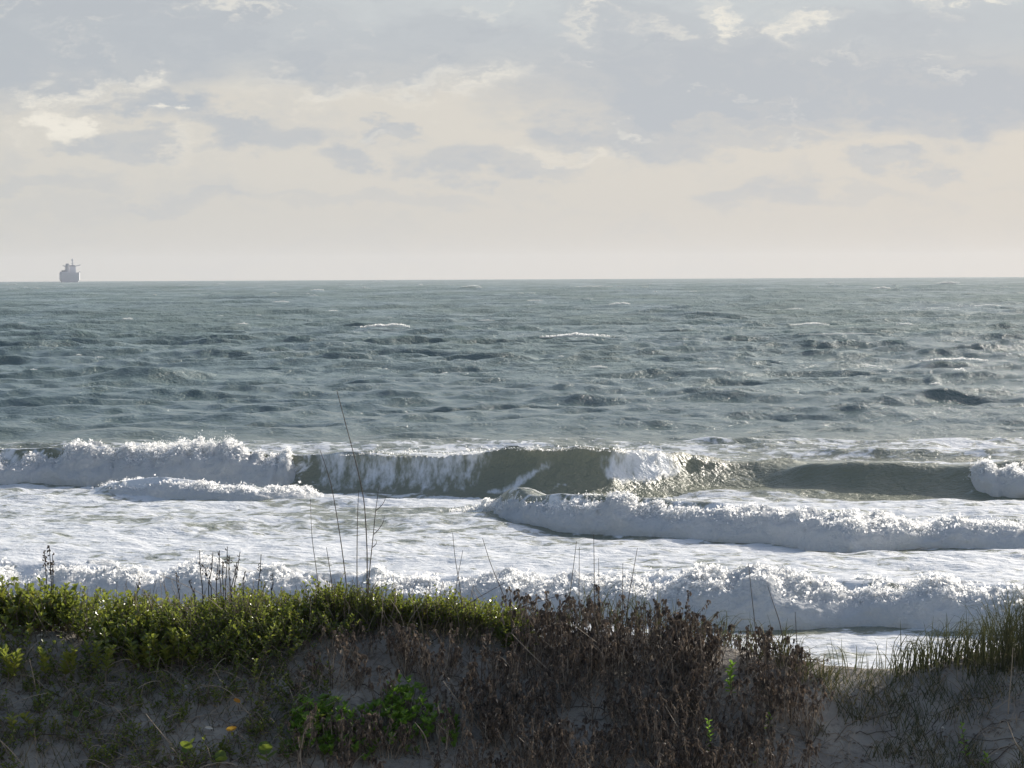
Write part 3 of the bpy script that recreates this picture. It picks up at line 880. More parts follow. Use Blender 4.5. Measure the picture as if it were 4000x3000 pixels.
def sprig(g, gs, p, h, lean, leaf_l, leaf_w, count, tint0, low=0.25):
    """one upright stem with leaves round it"""
    p = np.asarray(p, float); q = p + np.array([lean[0], lean[1], h])
    pts = curve_pts(p, q, rnd(-.04, .04) * h, 5, (1, 0.4, 0))
    if gs is not None: gs.tube(pts, 0.004, 0.002, 3, 0.4)
    az_ = rnd(0, 6.28)
    for k in range(count):
        f = low + (1 - low) * (k + rnd(0, .8)) / count
        i = min(int(f * 4), 3); c = pts[i] + (pts[i + 1] - pts[i]) * (f * 4 - i)
        az_ += 2.4 + rnd(-.4, .4)
        elv = rnd(0.0, 0.9) + 0.5 * f
        d = np.array([math.cos(az_) * math.cos(elv), math.sin(az_) * math.cos(elv), math.sin(elv)])
        nrm = np.array([-math.cos(az_) * math.sin(elv), -math.sin(az_) * math.sin(elv), math.cos(elv)]) + rng.normal(0, .35, 3)
        L = leaf_l * rnd(.7, 1.2) * (1 - 0.35 * f * f)
        g.leaf(c, d, nrm, L, leaf_w * rnd(.8, 1.2), rnd(0.0, .3), rnd(.1, .35), float(np.clip(tint0 + rng.normal(0, .2), 0, 1)))


TOP = [(-400, 2245), (0, 2236), (200, 2232), (330, 2250), (480, 2285), (560, 2318), (640, 2345), (720, 2325), (850, 2315), (1000, 2290), (1150, 2272), (1300, 2285), (1450, 2282), (1600, 2306), (1750, 2312), (1850, 2322), (1920, 2345), (1990, 2390), (2060, 2440)]
LOW = [(-400, 2440), (0, 2445), (250, 2470), (330, 2540), (450, 2600), (700, 2620), (900, 2600), (1050, 2570), (1200, 2535), (1350, 2490), (1480, 2470), (1700, 2478), (2060, 2480)]
top_x, top_y = np.array(TOP, float).T; low_x, low_y = np.array(LOW, float).T


def thicket(px0, px1, count, leaf_l, leaf_w, nleaf, label, tint0):
    g, gs = G(), G()
    for _ in range(count):
        px = rnd(px0, px1)
        ty = float(np.interp(px, top_x, top_y)); ly = float(np.interp(px, low_x, low_y))
        u = rng.random() ** 1.15 * (1.0 + (.7 * rng.random() if rng.random() < .18 else 0))
        cn = float(fbm(np.array([px / 75.0]), np.array([u * 2.4]), seed=91, octaves=3)[0])
        if cn < -0.22 and rng.random() < .8: continue
        c2 = float(vnoise(np.array([px / 190.0]), np.array([1.7]), seed=23)[0])
        ty += 30 - 85 * max(-.35, min(.5, cn)) - 38 * c2
        lf = rnd(.6, 1.35)
        ly += 55 * float(vnoise(np.array([px / 60.0]), np.array([3.3]), seed=17)[0]) + 25 * rng.normal() * (px < 1350)
        py = ty + 95 + u * max(10.0, ly - ty - 95)
        p = ground_hit(px, py)
        cz = at(px, ty, p[1])[2]
        if u < 0.35:
            p[1] += rnd(0.0, 0.9); p[2] = float(dune(p[0], p[1]))
        hmax = at(px, ty, p[1])[2] - p[2]
        h = min(hmax * rnd(.80, 1.03), rnd(.26, .48)) if rng.random() < .75 else rnd(.16, .32)
        h = float(np.clip(h, .08, .6)) * (0.7 if u > .6 else 1.0)
        sprig(g, gs, p, h, (rnd(-.18, .18), rnd(-.2, .08)), leaf_l * lf, leaf_w * lf, int(nleaf * rnd(.6, 1.1)), tint0 + .35 * cn)
    for _ in range(count // 7):                 # dead twigs through the leaves
        px = rnd(px0, px1); p = ground_hit(px, rnd(2400, 2520)); h = rnd(.12, .42)
        q = p + np.array([rnd(-.15, .15), rnd(-.15, .1), h])
        gs.tube(curve_pts(p, q, rnd(-.04, .06), 6, (1, 0, 0)), .004, .0018, 3, rnd(0, 1))
    root = empty('shrub_thicket', ground_hit((px0 + px1) / 2, 2450))
    inv = -np.array(root.location)
    for gg, nm, mt in ((g, 'foliage', 'green_leaf'), (gs, 'stem', 'dry_stem')):
        o = gg.obj(nm, M[mt], root); o.location = tuple(inv); o['kind'] = 'stuff'
    tag(root, label, 'shrub', 'green ground cover on the dune crest', 'stuff')


thicket(-250, 640, 800, 0.060, 0.031, 15, 'yellow green leafy thicket with large glossy leaves at the left edge of the dune crest', 0.55)
thicket(560, 1340, 1250, 0.043, 0.020, 17, 'fine leaved green thicket on the dune crest below the dark bare twigs', 0.45)
thicket(1300, 2040, 880, 0.042, 0.020, 17, 'green thicket around and right of the tallest grass stalks', 0.5)

# single leafy sprigs on the shaded slope; each leaf is a piece of its own
lg = G(); lg.leaf((0, 0, 0), (0, 0, 1), (0, -1, .2), 1.0, 0.5, .15, .2, 0.9); LEAF_A = lg.mesh('leaf', M['green_leaf'])  # sprig leaf tint lightened, standing in for sunlight the thicket blocks
lg = G(); lg.leaf((0, 0, 0), (0, 0, 1), (0, -1, .2), 1.0, 0.5, .15, .2, 0.7); LEAF_B = lg.mesh('leaf', M['green_leaf'])
lg = G(); lg.leaf((0, 0, 0), (0, 0, 1), (0, -1, .2), 1.0, 0.52, .2, .2, 0.8); LEAF_C = lg.mesh('leaf', M['bright_leaf'])
# round leaf: an eight-sided, slightly dished disc
lg = G(); a8 = np.arange(8) * math.pi / 4 + 0.39
lg.add([(0, 0, .5)] + [(0.5 * math.cos(a), -.06, .5 + .5 * math.sin(a)) for a in a8], [(0, 1 + i, 1 + (i + 1) % 8) for i in range(8)], 0.6); LEAF_R = lg.mesh('leaf', M['grape_leaf'])
lg = G()
lg.add([(0, 0, .5)] + [(0.55 * math.cos(a), -.10, .5 + .42 * math.sin(a)) for a in a8], [(0, 1 + i, 1 + (i + 1) % 8) for i in range(8)], 1.0); LEAF_O = lg.mesh('leaf', M['grape_leaf'])


def put_leaf(parent, me, loc, d, size, spin):
    o = bpy.data.objects.new('leaf', me); link(o, parent)
    q = Vector(tuple(float(c) for c in d)).to_track_quat('Z', 'Y')
    o.rotation_mode = 'QUATERNION'
    o.rotation_quaternion = q @ Vector((0, 0, 1)).to_track_quat('Z', 'Y') @ Matrix.Rotation(spin, 4, 'Z').to_quaternion()
    o.location = tuple(float(c) for c in loc); o.scale = (size,) * 3
    return o


def sprig_thing(name, px, py, toppx, toppy, nleaf, size, label, cat, group, meshes, low=0.35):
    p = ground_hit(px, py)
    q = at(toppx, toppy, p[1] - 0.05) - p
    root = empty(name, p)
    pts = curve_pts((0, 0, 0), q, rnd(-.03, .03), 6, (1, 0, 0))
    g = G(); g.tube(pts, 0.005, 0.0025, 4, 0.45); g.obj('stem', M['dry_stem'], root)
    a = rnd(0, 6.28)
    for k in range(nleaf):
        f = low + (1 - low) * k / max(1, nleaf - 1)
        i = min(int(f * 5), 4); c = pts[i] + (pts[i + 1] - pts[i]) * (f * 5 - i)
        a += 2.4 + rnd(-.3, .3); e = rnd(.1, .7) + .5 * f
        d = (math.cos(a) * math.cos(e), math.sin(a) * math.cos(e), math.sin(e))
        put_leaf(root, meshes[int(rng.integers(len(meshes)))], c, d, size * rnd(.75, 1.15), rnd(-.6, .6))
    return tag(root, label, cat, group)


SPR = [(25, 2700, 12, 2545), (60, 2690, 70, 2560), (190, 2680, 165, 2555), (250, 2690, 262, 2565), (300, 2690, 290, 2540), (385, 2665, 380, 2520), (420, 2680, 440, 2535), (520, 2650, 505, 2508), (560, 2655, 555, 2535), (580, 2640, 598, 2498), (680, 2630, 672, 2470), (705, 2640, 722, 2478), (745, 2640, 770, 2540), (640, 2640, 640, 2540), (110, 2860, 95, 2800), (35, 2890, 45, 2810)]
for k_, (a, b, c, d) in enumerate(sorted(SPR, key=lambda q: q[2])):
    sprig_thing('leafy_sprig', a, b, c, d, 24 if b < 2750 else 12, 0.075, ORD[k_] + ' upright green sprig from the left on the slope below the left thicket', 'sprig',
                'green sprigs on the left slope', (LEAF_A, LEAF_B))
for (a, b, c, d, n, s_, lb) in [(2862, 2740, 2862, 2600, 26, .055, 'bright green fleshy sprig among the dead brown weeds, right of centre'),
                                (2755, 3020, 2765, 2815, 26, .045, 'tall bright green sprig at the bottom edge, below the fleshy green sprig'),
                                (2995, 2860, 3005, 2790, 9, .045, 'tiny green sprig on the sand where the dead weeds end'),
                                (3775, 2990, 3755, 2830, 12, .05, 'pale green sprig at the bottom right on bare sand'),
                                (3840, 3010, 3850, 2950, 9, .05, 'low green sprig in the bottom right corner'),
                                (2960, 3000, 2958, 2930, 7, .04, 'small green shoot at the bottom edge right of the tall sprig')]:
    sprig_thing('green_sprig', a, b, c, d, n, s_, lb, 'sprig', None, (LEAF_C,), 0.15)
for (a, b, c, d, n, s_, lb, ms) in [(700, 3020, 735, 2915, 5, .10, 'low plant with round green leaves at the bottom edge, left part', (LEAF_R,)),
                                    (1045, 3020, 1040, 2935, 4, .10, 'round leaved seedling at the bottom edge, right of the orange leaf', (LEAF_R,)),
                                    (855, 3030, 860, 2975, 4, .09, 'round leaved seedling cut by the bottom edge', (LEAF_R,)),
                                    (895, 2930, 893, 2862, 1, .085, 'single round orange leaf on a short stem, bottom left', (LEAF_O,)),
                                    (930, 2790, 925, 2748, 1, .05, 'single yellowed leaf on the sand above the orange leaf', (LEAF_O,)),
                                    (312, 2830, 312, 2800, 1, .06, 'lone round green leaf low on the left slope', (LEAF_R,))]:
    sprig_thing('seedling', a, b, c, d, n, s_, lb, 'seedling', None, ms, 0.5 if n > 1 else 1.0)


def mound(name, clumps, label):
    """low shrub of fleshy rosettes; clumps are (column, row, half width, half height) in the photo"""
    g, gs = G(), G()
    c0 = ground_hit(clumps[0][0], clumps[0][1] + clumps[0][3])
    for (px, py, hw, hh) in clumps:
        base = ground_hit(px, py + hh * 0.9)
        sx = hw * base[1] / F; szz = hh * base[1] / F * 1.9
        for _ in range(int(10 + 34 * sx * 6)):
            x = base[0] + rnd(-1, 1) * sx; e = math.sqrt(max(0, 1 - ((x - base[0]) / sx) ** 2))
            y = base[1] + rnd(-.22, .12)
            zt = float(dune(x, y)) + szz * e * rnd(.45, 1.0) * 0.8
            b = np.array([x, y, float(dune(x, y))]); q = np.array([x + rnd(-.04, .04), y + rnd(-.04, .04), zt])
            gs.tube([b, q], .004, .003, 3, .4)
            for k in range(8):
                a = k * 2.4 + rnd(0, 1); el_ = rnd(.35, 1.0)
                d = np.array([math.cos(a) * math.cos(el_), math.sin(a) * math.cos(el_), math.sin(el_)])
                g.leaf(q - (0, 0, .012 * k % .03), d, np.array([-d[0], -d[1], 1.0]), .052 * rnd(.8, 1.15), .026, -.05, .1, float(np.clip(.6 + rng.normal(0, .2), 0, 1)))
    root = empty(name, c0)
    for gg, nm, mt in ((g, 'foliage', 'bright_leaf'), (gs, 'stem', 'dry_stem')):
        o = gg.obj(nm, M[mt], root); o.location = tuple(-np.array(c0)); o['kind'] = 'stuff'
    return tag(root, label, 'shrub')


mound('succulent_shrub', [(1270, 2790, 130, 60), (1210, 2850, 100, 50), (1360, 2850, 120, 60)], 'bright green fleshy shrub low on the slope, left one of the two')
mound('succulent_shrub', [(1560, 2725, 110, 65), (1650, 2790, 140, 60), (1500, 2830, 130, 60)], 'bright green fleshy shrub low on the slope, right one of the two')


# dead brown weeds: bare stems hung with shrivelled leaves
def dead_weed(seed_h, nst, nleaf):
    g, gs = G(), G()
    for _ in range(nst):
        a = rnd(0, 6.28); h = seed_h * rnd(.6, 1.1); r = h * rnd(.08, .7)
        q = np.array([math.cos(a) * r, math.sin(a) * r * .7, h])
        pts = curve_pts((rnd(-.03, .03), rnd(-.03, .03), -.05), q, rnd(-.06, .1), 7, (math.cos(a), math.sin(a), 0))
        gs.tube(pts, .0048, .0022, 4, rnd(.2, 1.0))
        for k in range(nleaf):
            f = 0.35 + 0.65 * rng.random() ** .6
            i = min(int(f * 6), 5); c = pts[i] + (pts[i + 1] - pts[i]) * (f * 6 - i)
            b = rnd(0, 6.28)
            d = np.array([math.cos(b) * .5, math.sin(b) * .5, -rnd(.5, 1.2)])
            g.leaf(c + rng.normal(0, .006, 3), d, (math.cos(b), math.sin(b), rnd(-.2, .5)), rnd(.025, .06), rnd(.008, .018), rnd(-.4, .5), rnd(.2, .9), float(np.clip(rng.beta(1.8, 2.0) + (0.5 if rng.random() < .10 else 0), 0, 1)))
        for k in range(int(nleaf * .5)):       # the shrivelled head
            b = rnd(0, 6.28)
            d = np.array([math.cos(b) * .6, math.sin(b) * .6, -rnd(.1, 1.0)])
            g.leaf(q + (0, 0, rnd(-.035, .012)), d, (math.cos(b), math.sin(b), .6), rnd(.025, .05), rnd(.014, .026), rnd(.0, .6), rnd(.3, .9), float(rng.beta(1.3, 3.5)))
        for _ in range(int(rng.integers(0, 3))):   # side twigs
            i = int(rng.integers(2, 5)); gs.tube(curve_pts(pts[i], pts[i] + np.array([rnd(-.12, .12), rnd(-.08, .08), rnd(.03, .14)]), .01, 4, (1, 0, 0)), .003, .0015, 3, rnd(.3, 1.0))
    return g.mesh('dead_leaves', M['dead_leaf']), gs.mesh('stem', M['dry_stem'])


DW = [dead_weed(rnd(.30, .52), int(rng.integers(4, 9)), int(rng.integers(7, 17))) for _ in range(14)]
proto = []
for lm, sm in DW:
    r = empty('dead_weed'); a = link(bpy.data.objects.new('dead_leaves', lm), r); a['kind'] = 'stuff'
    link(bpy.data.objects.new('stem', sm), r); proto.append([r, False])


def place_weed(px, py, sc, label, group, back=0.0):
    i = int(rng.integers(len(proto)))
    p = ground_hit(px, py)
    if back: p[1] += back; p[2] = float(dune(p[0], p[1]))
    if proto[i][1]:
        r = copy_thing(proto[i][0], p, rnd(0, 6.28), sc)
    else:
        r = proto[i][0]; proto[i][1] = True
        r.location = tuple(float(c) for c in p); r.rotation_euler = (0, 0, rnd(0, 6.28)); r.scale = (sc,) * 3
    tag(r, label, 'weed', group)
    return r



wt_x = np.array([1150, 1300, 1500, 1750, 1950, 2050, 2300, 2700, 2950, 3080, 3180]); wt_y = np.array([2640, 2600, 2610, 2590, 2530, 2490, 2490, 2510, 2560, 2620, 2720])
nW = 0
while nW < 255:
    px = rnd(1170, 3170)
    ty = float(np.interp(px, wt_x, wt_y)); py = ty + (3150 - ty) * rng.random() ** 1.1
    dens = float(np.interp(px, [1150, 1500, 1800, 2000, 2200, 2900, 3180], [.35, .45, .5, .8, 1, 1, .35]))
    if px < 1850 and 2700 < py < 2930 and rng.random() < .75: continue     # keep the green shrubs in view
    if 2790 < px < 2930 and 2560 < py < 2850 and rng.random() < .6: continue
    if rng.random() > dens: continue
    zx = ('below the green thicket' if px < 1500 else 'around the right green fleshy shrub' if px < 1900 else 'left of the middle stalks' if px < 2220 else 'below the middle stalks' if px < 2520 else
          'left of the bright green sprig' if px < 2810 else 'right of the bright green sprig')
    zy = 'on the upper slope' if py < 2680 else 'halfway down the slope' if py < 2860 else 'at the bottom of the picture'
    place_weed(px, py, rnd(.55, 1.0), 'dead brown weed ' + zy + ', ' + zx, 'dead weeds ' + zy + ', ' + zx)
    nW += 1
for k_, px in enumerate(np.linspace(2030, 3050, 22)):
    py = float(np.interp(px, wt_x, wt_y)) - 10
    place_weed(px + rnd(-15, 15), py, rnd(.50, .72) * float(np.interp(px, [2000, 2600, 2900, 3050], [1, 1, .85, .65])), ORD[k_] + ' dark dead weed from the left along the crest against the surf', 'dead weeds along the crest', rnd(.05, .3))
for k_, (px, py) in enumerate([(1215, 2590), (1300, 2560), (1380, 2570), (1450, 2560), (1530, 2560), (1590, 2590), (1660, 2620), (1760, 2600), (1840, 2590), (1900, 2560)]):
    place_weed(px, py, rnd(.45, .65), ORD[k_] + ' short dead weed from the left just below the green thicket', 'short dead weeds under the thicket')


# grass
def tuft(name, px, py, hpx, n, spread, lean, label, group=None, wid=.008, t0=.4, droop=.5, back=0.0):
    p = ground_hit(px, py)
    if back: p[1] += back; p[2] = float(dune(p[0], p[1]))
    H = hpx * p[1] / F
    g = G()
    for _ in range(n):
        a = rnd(0, 6.28); h = H * (0.45 + 0.6 * rng.random())
        r = spread * H * rng.random() ** .8
        b = np.array([rnd(-1, 1) * spread * .28, rnd(-1, 1) * .10, -.03])
        b[2] = float(dune(p[0] + b[0], p[1] + b[1])) - p[2] - .03
        q = b + np.array([math.cos(a) * r + lean * h, math.sin(a) * r * .7, h * (1 - .35 * (r / (H + 1e-6)))])
        mid = b * .45 + q * .55 + np.array([-(q - b)[0] * .28, -(q - b)[1] * .28, h * .16])
        tt = np.linspace(0, 1, 7)[:, None]
        pts = (1 - tt) ** 2 * b + 2 * tt * (1 - tt) * mid + tt ** 2 * q
        dr = droop * rng.random() ** 2
        pts[:, 2] -= (dr * h * np.clip(tt[:, 0] - .55, 0, 1) ** 2 * 2.6); pts[:, 0] += np.sign(math.cos(a) + lean * 3) * dr * h * np.clip(tt[:, 0] - .5, 0, 1) ** 1.5 * .9
        g.blade(pts, wid * rnd(.6, 1.15), float(np.clip(t0 + rng.normal(0, .2), 0, 1)))
    root = empty(name, p)
    o = g.obj('blades', M['grass'], root); o['kind'] = 'stuff'
    return tag(root, label, 'grass', group)


for k_, (px, py, h, n, s_, ln, dp) in enumerate([(2010, 2490, 200, 18, .35, .1, .5), (2120, 2490, 190, 22, .4, 0, .5), (2230, 2490, 260, 22, .3, .05, .4), (2300, 2490, 280, 26, .35, .05, .4), (2370, 2495, 240, 26, .4, .05, .6), (2460, 2495, 280, 30, .4, .08, .6), (2540, 2500, 250, 26, .4, .05, .7), (2620, 2505, 230, 22, .45, .05, .6), (2700, 2510, 190, 24, .5, .15, .7), (2790, 2520, 230, 22, .5, .15, .7), (2860, 2540, 190, 18, .5, .2, .7)]):
    tuft('grass_tuft', px, py, h, n, s_, ln, ORD[k_] + ' thin grass tuft from the left behind the dead weeds of the crest', 'grass behind the dead weeds', droop=dp, back=.25)
tuft('grass_tuft', 1425, 2440, 260, 70, .35, 0, 'dense grass tuft at the foot of the tallest stalks', t0=.3, back=-.1)
tuft('grass_tuft', 1350, 2445, 200, 40, .4, 0, 'grass tuft left of the tallest stalks in the green thicket', t0=.3, back=-.05)
for k_, (px, py, h, n, ln) in enumerate([(1560, 2490, 110, 16, 0), (1640, 2500, 130, 26, -.1), (1730, 2505, 150, 30, -.15), (1800, 2500, 170, 30, -.1), (1880, 2505, 150, 26, .1), (1930, 2500, 140, 20, .1)]):
    tuft('grass_tuft', px, py, h, n, .6, ln, ORD[k_] + ' tuft of arching pale grass from the left, before the right thicket', 'pale grass on the crest', t0=.72, droop=1.0)
tuft('grass_tuft', 3010, 2590, 200, 34, .6, -.05, 'arching grass tuft where the dead weeds end beside the gap', t0=.5, droop=1.1)
tuft('grass_tuft', 3085, 2610, 210, 30, .35, .0, 'upright green grass tuft at the left side of the sandy gap', t0=.45, droop=.6)
tuft('grass_tuft', 3150, 2640, 130, 60, .6, .1, 'short bright green grass tuft at the edge of the sandy gap', t0=.5, droop=.5)
tuft('grass_tuft', 3200, 2660, 90, 40, .6, .2, 'lowest green grass tuft on the left bank of the sandy gap', t0=.55, droop=.5)
for k_, (px, h, n, ln) in enumerate([(3285, 190, 7, -.25), (3330, 90, 6, .1), (3370, 150, 6, .2), (3430, 190, 5, 0), (3480, 110, 6, -.3)]):
    tuft('grass_tuft', px, 2632, h, n, .25, ln, ORD[k_] + ' sparse grass tuft from the left in the sandy gap', 'sparse grass in the gap', t0=.4, droop=.5)
for i_, px in enumerate(np.linspace(3510, 3830, 11)):
    tuft('grass_tuft', px, 2640 - 6 * i_, rnd(170, 260), 15, .45, rnd(0, .25), ORD[i_] + ' dark coarse grass tuft from the left on the bank right of the gap', 'grass on the right bank', wid=.009, t0=.22, droop=.9)
for k_, (px, py, h, n) in enumerate([(3790, 2630, 190, 36), (3830, 2610, 280, 52), (3900, 2600, 350, 80), (3960, 2600, 370, 95), (4030, 2590, 380, 100), (4110, 2590, 380, 90)]):
    tuft('grass_tuft', px, py, h, n, .42, .0, ORD[k_] + ' clump from the left of the dense tall grass at the right edge', 'tall grass at the right edge', wid=.0062, t0=.34, droop=.7)

# tall stalks traced one by one; each stands on the dune at its foot
STALKS = [
    ([(1316, 1525), (1342, 1625), (1365, 1710), (1397, 1833), (1423, 1954), (1431, 2080), (1435, 2180), (1432, 2420)], .0055, 'tallest thin bare stalk, leaning left and crossing the main breaker', []),
    ([(1250, 1758), (1275, 1830), (1297, 1904), (1329, 2094), (1354, 2283), (1365, 2430)], .005, 'second tallest stalk, just left of the tallest one, leaning left', []),
    ([(1401, 1916), (1397, 2000), (1395, 2093), (1394, 2270), (1400, 2425)], .005, 'straight upright stalk between the two tallest leaning stalks', []),
    ([(1480, 1903), (1466, 2004), (1458, 2093), (1442, 2239), (1430, 2425)], .005, 'branched stalk just right of the tallest stalk', [((1506, 1940), (1466, 1996)), ((1502, 2014), (1461, 2087)), ((1466, 2106), (1455, 2138))]),
    ([(1212, 1948), (1218, 2106), (1243, 2271), (1250, 2430)], .004, 'thin straight stalk left of the tall group', []),
    ([(1275, 2138), (1285, 2200), (1297, 2283), (1305, 2430)], .0045, 'short stalk at the left foot of the tall group', []),
    ([(1768, 2080), (1778, 2188), (1800, 2308), (1810, 2470)], .004, 'slender stalk crossing another, right end of the green thicket', []),
    ([(1808, 2150), (1787, 2257), (1771, 2384), (1768, 2470)], .004, 'slender stalk leaning right across its neighbour at the thicket end', []),
    ([(1885, 2102), (1917, 2207), (1977, 2346), (2010, 2480)], .0045, 'stalk leaning far left above the first dead weeds of the crest', []),
    ([(1974, 2276), (1857, 2340), (1743, 2420), (1700, 2470)], .0045, 'stalk lying slanted low over the right end of the green thicket', []),
    ([(2230, 2314), (2120, 2345), (2021, 2375), (1889, 2440), (1860, 2480)], .004, 'long nearly flat stalk lying before the nearest foam roll', []),
    ([(2252, 2115), (2235, 2257), (2221, 2359), (2215, 2485)], .0045, 'tall stalk of the middle crest, leaning slightly right', []),
    ([(2263, 2137), (2262, 2283), (2262, 2485)], .004, 'straight stalk close beside the leaning one on the middle crest', []),
    ([(2319, 2087), (2321, 2200), (2322, 2333), (2322, 2490)], .0045, 'tallest stalk of the middle crest, perfectly upright', []),
    ([(2338, 2181), (2341, 2333), (2342, 2490)], .004, 'shorter stalk just right of the upright middle stalk', []),
    ([(2433, 2200), (2431, 2346), (2430, 2490)], .004, 'short upright stalk between the middle stalks and the right leaning one', []),
    ([(2490, 2140), (2474, 2232), (2455, 2333), (2440, 2490)], .0045, 'rightmost stalk of the middle crest, leaning right', []),
    ([(2924, 2200), (2935, 2314), (2951, 2454), (2955, 2550)], .0045, 'lone tall stalk near the right end of the dead weeds', []),
    ([(2999, 2289), (3021, 2359), (3046, 2428), (3075, 2590)], .0045, 'stalk leaning left above the grass beside the sandy gap', []),
    ([(3106, 2390), (3113, 2517), (3118, 2610)], .005, 'thick short stem at the left edge of the sandy gap', []),
    ([(620, 2245), (696, 2271), (823, 2340), (918, 2429), (984, 2499), (1010, 2530)], .0045, 'long pale dry stalk arching down across the green thicket', []),
    ([(3957, 2530), (3950, 2640), (3942, 2720), (3938, 2800)], .0055, 'pale upright stick on the right slope', []),
    ([(3935, 2820), (3965, 2900), (4000, 2965)], .0055, 'pale crooked stick below the upright one on the right slope', []),
    ([(570, 2789), (610, 2840), (658, 2896), (690, 2950)], .006, 'pale curved twig lying on the sand, bottom left', []),
    ([(0, 2890), (50, 2940), (95, 3010)], .006, 'pale twig in the bottom left corner', []),
    ([(60, 2885), (140, 2868), (265, 2872), (300, 2890)], .005, 'thin arched twig low on the left slope', []),
    ([(115, 2575), (130, 2640), (145, 2720)], .005, 'thin pale stem among the left sprigs', []),
    ([(1996, 2472), (2080, 2560), (2186, 2656), (2200, 2700)], .0055, 'long slanting dry stem through the dead weeds, centre', []),
    ([(2240, 2440), (2330, 2510), (2440, 2580), (2450, 2640)], .0055, 'second slanting dry stem right of the central one', []),
    ([(2120, 2500), (2180, 2545), (2250, 2590), (2260, 2640)], .005, 'short slanting dry stem between two longer ones', []),
    ([(2600, 2760), (2640, 2830), (2690, 2900), (2700, 2940)], .006, 'pale dry stem leaning among the dead weeds, lower right', []),
    ([(1730, 2660), (1790, 2740), (1880, 2830)], .005, 'thin pale stem slanting right of the green fleshy shrubs', []),
    ([(1620, 2820), (1660, 2870), (1680, 2950)], .006, 'curved pale stem in front of the right fleshy shrub', []),
    ([(3040, 2905), (3060, 2925), (3085, 2960)], .006, 'short pale stick on bare sand, lower right', []),
]
for pts, rad, lb, br in STALKS:
    p = ground_hit(*pts[-1])
    P = [at(a, b, p[1] - 0.12 * (1 - i / len(pts))) for i, (a, b) in enumerate(pts[:-1])] + [p]
    # smooth the traced line
    tt = np.linspace(0, len(P) - 1, 4 * len(P)); P = np.array(P)
    S_ = np.stack([np.interp(tt, np.arange(len(P)), P[:, k]) for k in range(3)], -1)
    for _ in range(3): S_[1:-1] = (S_[:-2] + 2 * S_[1:-1] + S_[2:]) / 4
    root = empty('dry_stalk', p)
    pale = 'pale' in lb or 'dry stem' in lb
    g = G(); g.tube(S_[::-1] - p, rad, rad * .45, 5, .85 if pale else .12); st = g.obj('stem', M['dry_stem'], root)
    for a, b in br:
        g = G(); g.tube(curve_pts(at(*b, p[1] - .08) - p, at(*a, p[1] - .12) - p, .02, 5, (1, 0, 0)), rad * .7, rad * .3, 4, .12); g.obj('branch', M['dry_stem'], root)
    tag(root, lb, 'stalk')

# dark bare twigs over the left thicket
TW = [(780, 2150, 790, 2290), (832, 2155, 815, 2290), (858, 2150, 862, 2290), (888, 2135, 880, 2290), (897, 2170, 900, 2290), (938, 2155, 915, 2290), (925, 2200, 905, 2290), (1020, 2165, 1008, 2290), (800, 2215, 825, 2295), (850, 2205, 845, 2290), (870, 2190, 872, 2300), (960, 2230, 950, 2300), (740, 2265, 760, 2320), (545, 2255, 535, 2320), (690, 2235, 700, 2320), (1065, 2240, 1060, 2310)]
for k_, (a, b, c, d) in enumerate(sorted(TW)):
    p = ground_hit(c, 2445); p[1] += rnd(0, .3); p[2] = float(dune(p[0], p[1]))
    q = at(a, b, p[1]) - p; mid_ = at(c, d, p[1]) - p
    root = empty('bare_twig', p)
    g = G(); g.tube([(0, 0, 0), mid_ * .6, mid_, (mid_ + q) / 2 + (rnd(-.012, .012), 0, 0), q], .0055, .003, 4, .05); g.obj('stem', M['dry_stem'], root)
    g = G()
    for k in range(7):
        c_ = mid_ + (q - mid_) * rnd(.2, 1.0); bb = rnd(0, 6.28)
        g.leaf(c_, (math.cos(bb) * .5, math.sin(bb) * .5, rnd(-1, .8)), (math.cos(bb), math.sin(bb), .3), rnd(.02, .035), .009, .3, .5, rnd(0, .4))
    o = g.obj('dead_leaves', M['dead_leaf'], root); o['kind'] = 'stuff'
    tag(root, ORD[k_] + ' dark bare twig from the left above the green thicket', 'twig', 'dark twigs above the thicket')
for k_, (a, b, c, d) in enumerate([(172, 2150, 185, 2240), (192, 2130, 200, 2240), (205, 2165, 198, 2240)]):
    p = ground_hit(c, 2440); q = at(a, b, p[1]) - p
    root = empty('bare_twig', p)
    g = G(); g.tube(curve_pts((0, 0, 0), q, .01, 5, (1, 0, 0)), .006, .003, 4, .05); g.obj('stem', M['dry_stem'], root)
    g = G()
    for k in range(14):
        bb = rnd(0, 6.28); g.leaf(q * rnd(.72, 1.0), (math.cos(bb) * .6, math.sin(bb) * .6, rnd(-.6, .8)), (math.cos(bb), math.sin(bb), .3), rnd(.02, .03), .016, .3, .5, rnd(0, .4))
    o = g.obj('dead_leaves', M['dead_leaf'], root); o['kind'] = 'stuff'
    tag(root, ('left', 'middle', 'right')[k_] + ' one of three dark seed stems above the thicket, far left', 'twig', 'seed stems far left')

# low mixed scrub over the left slope: dark leafy shoots and dry runners
g, gs = G(), G()
for _ in range(1500):
    px = rnd(-150, 1300); py = rnd(2540, 3080)
    d_ = float(fbm(np.array([px / 210.0]), np.array([py / 110.0]), seed=55, octaves=3)[0]) + .25 * float(np.interp(px, [0, 500, 900, 1250], [1, .6, -.2, -.8]))
    if d_ < .02: continue
    p = ground_hit(px, py)
    if rng.random() < .62:
        sprig(g, gs, p, rnd(.05, .17), (rnd(-.1, .1), rnd(-.12, .06)), rnd(.03, .055), rnd(.015, .027), int(rng.integers(5, 11)), rnd(.1, .6), .1)
    else:
        a = rnd(0, 6.28); L = rnd(.1, .4); q = p + np.array([math.cos(a) * L, math.sin(a) * L * .5, rnd(.02, .22)])
        q[2] = max(q[2], float(dune(q[0], q[1])) + .02)
        gs.tube(curve_pts(p, q, rnd(.0, .08), 6, (0, 0, 1)), .0035, .0018, 3, rnd(.3, 1.0))
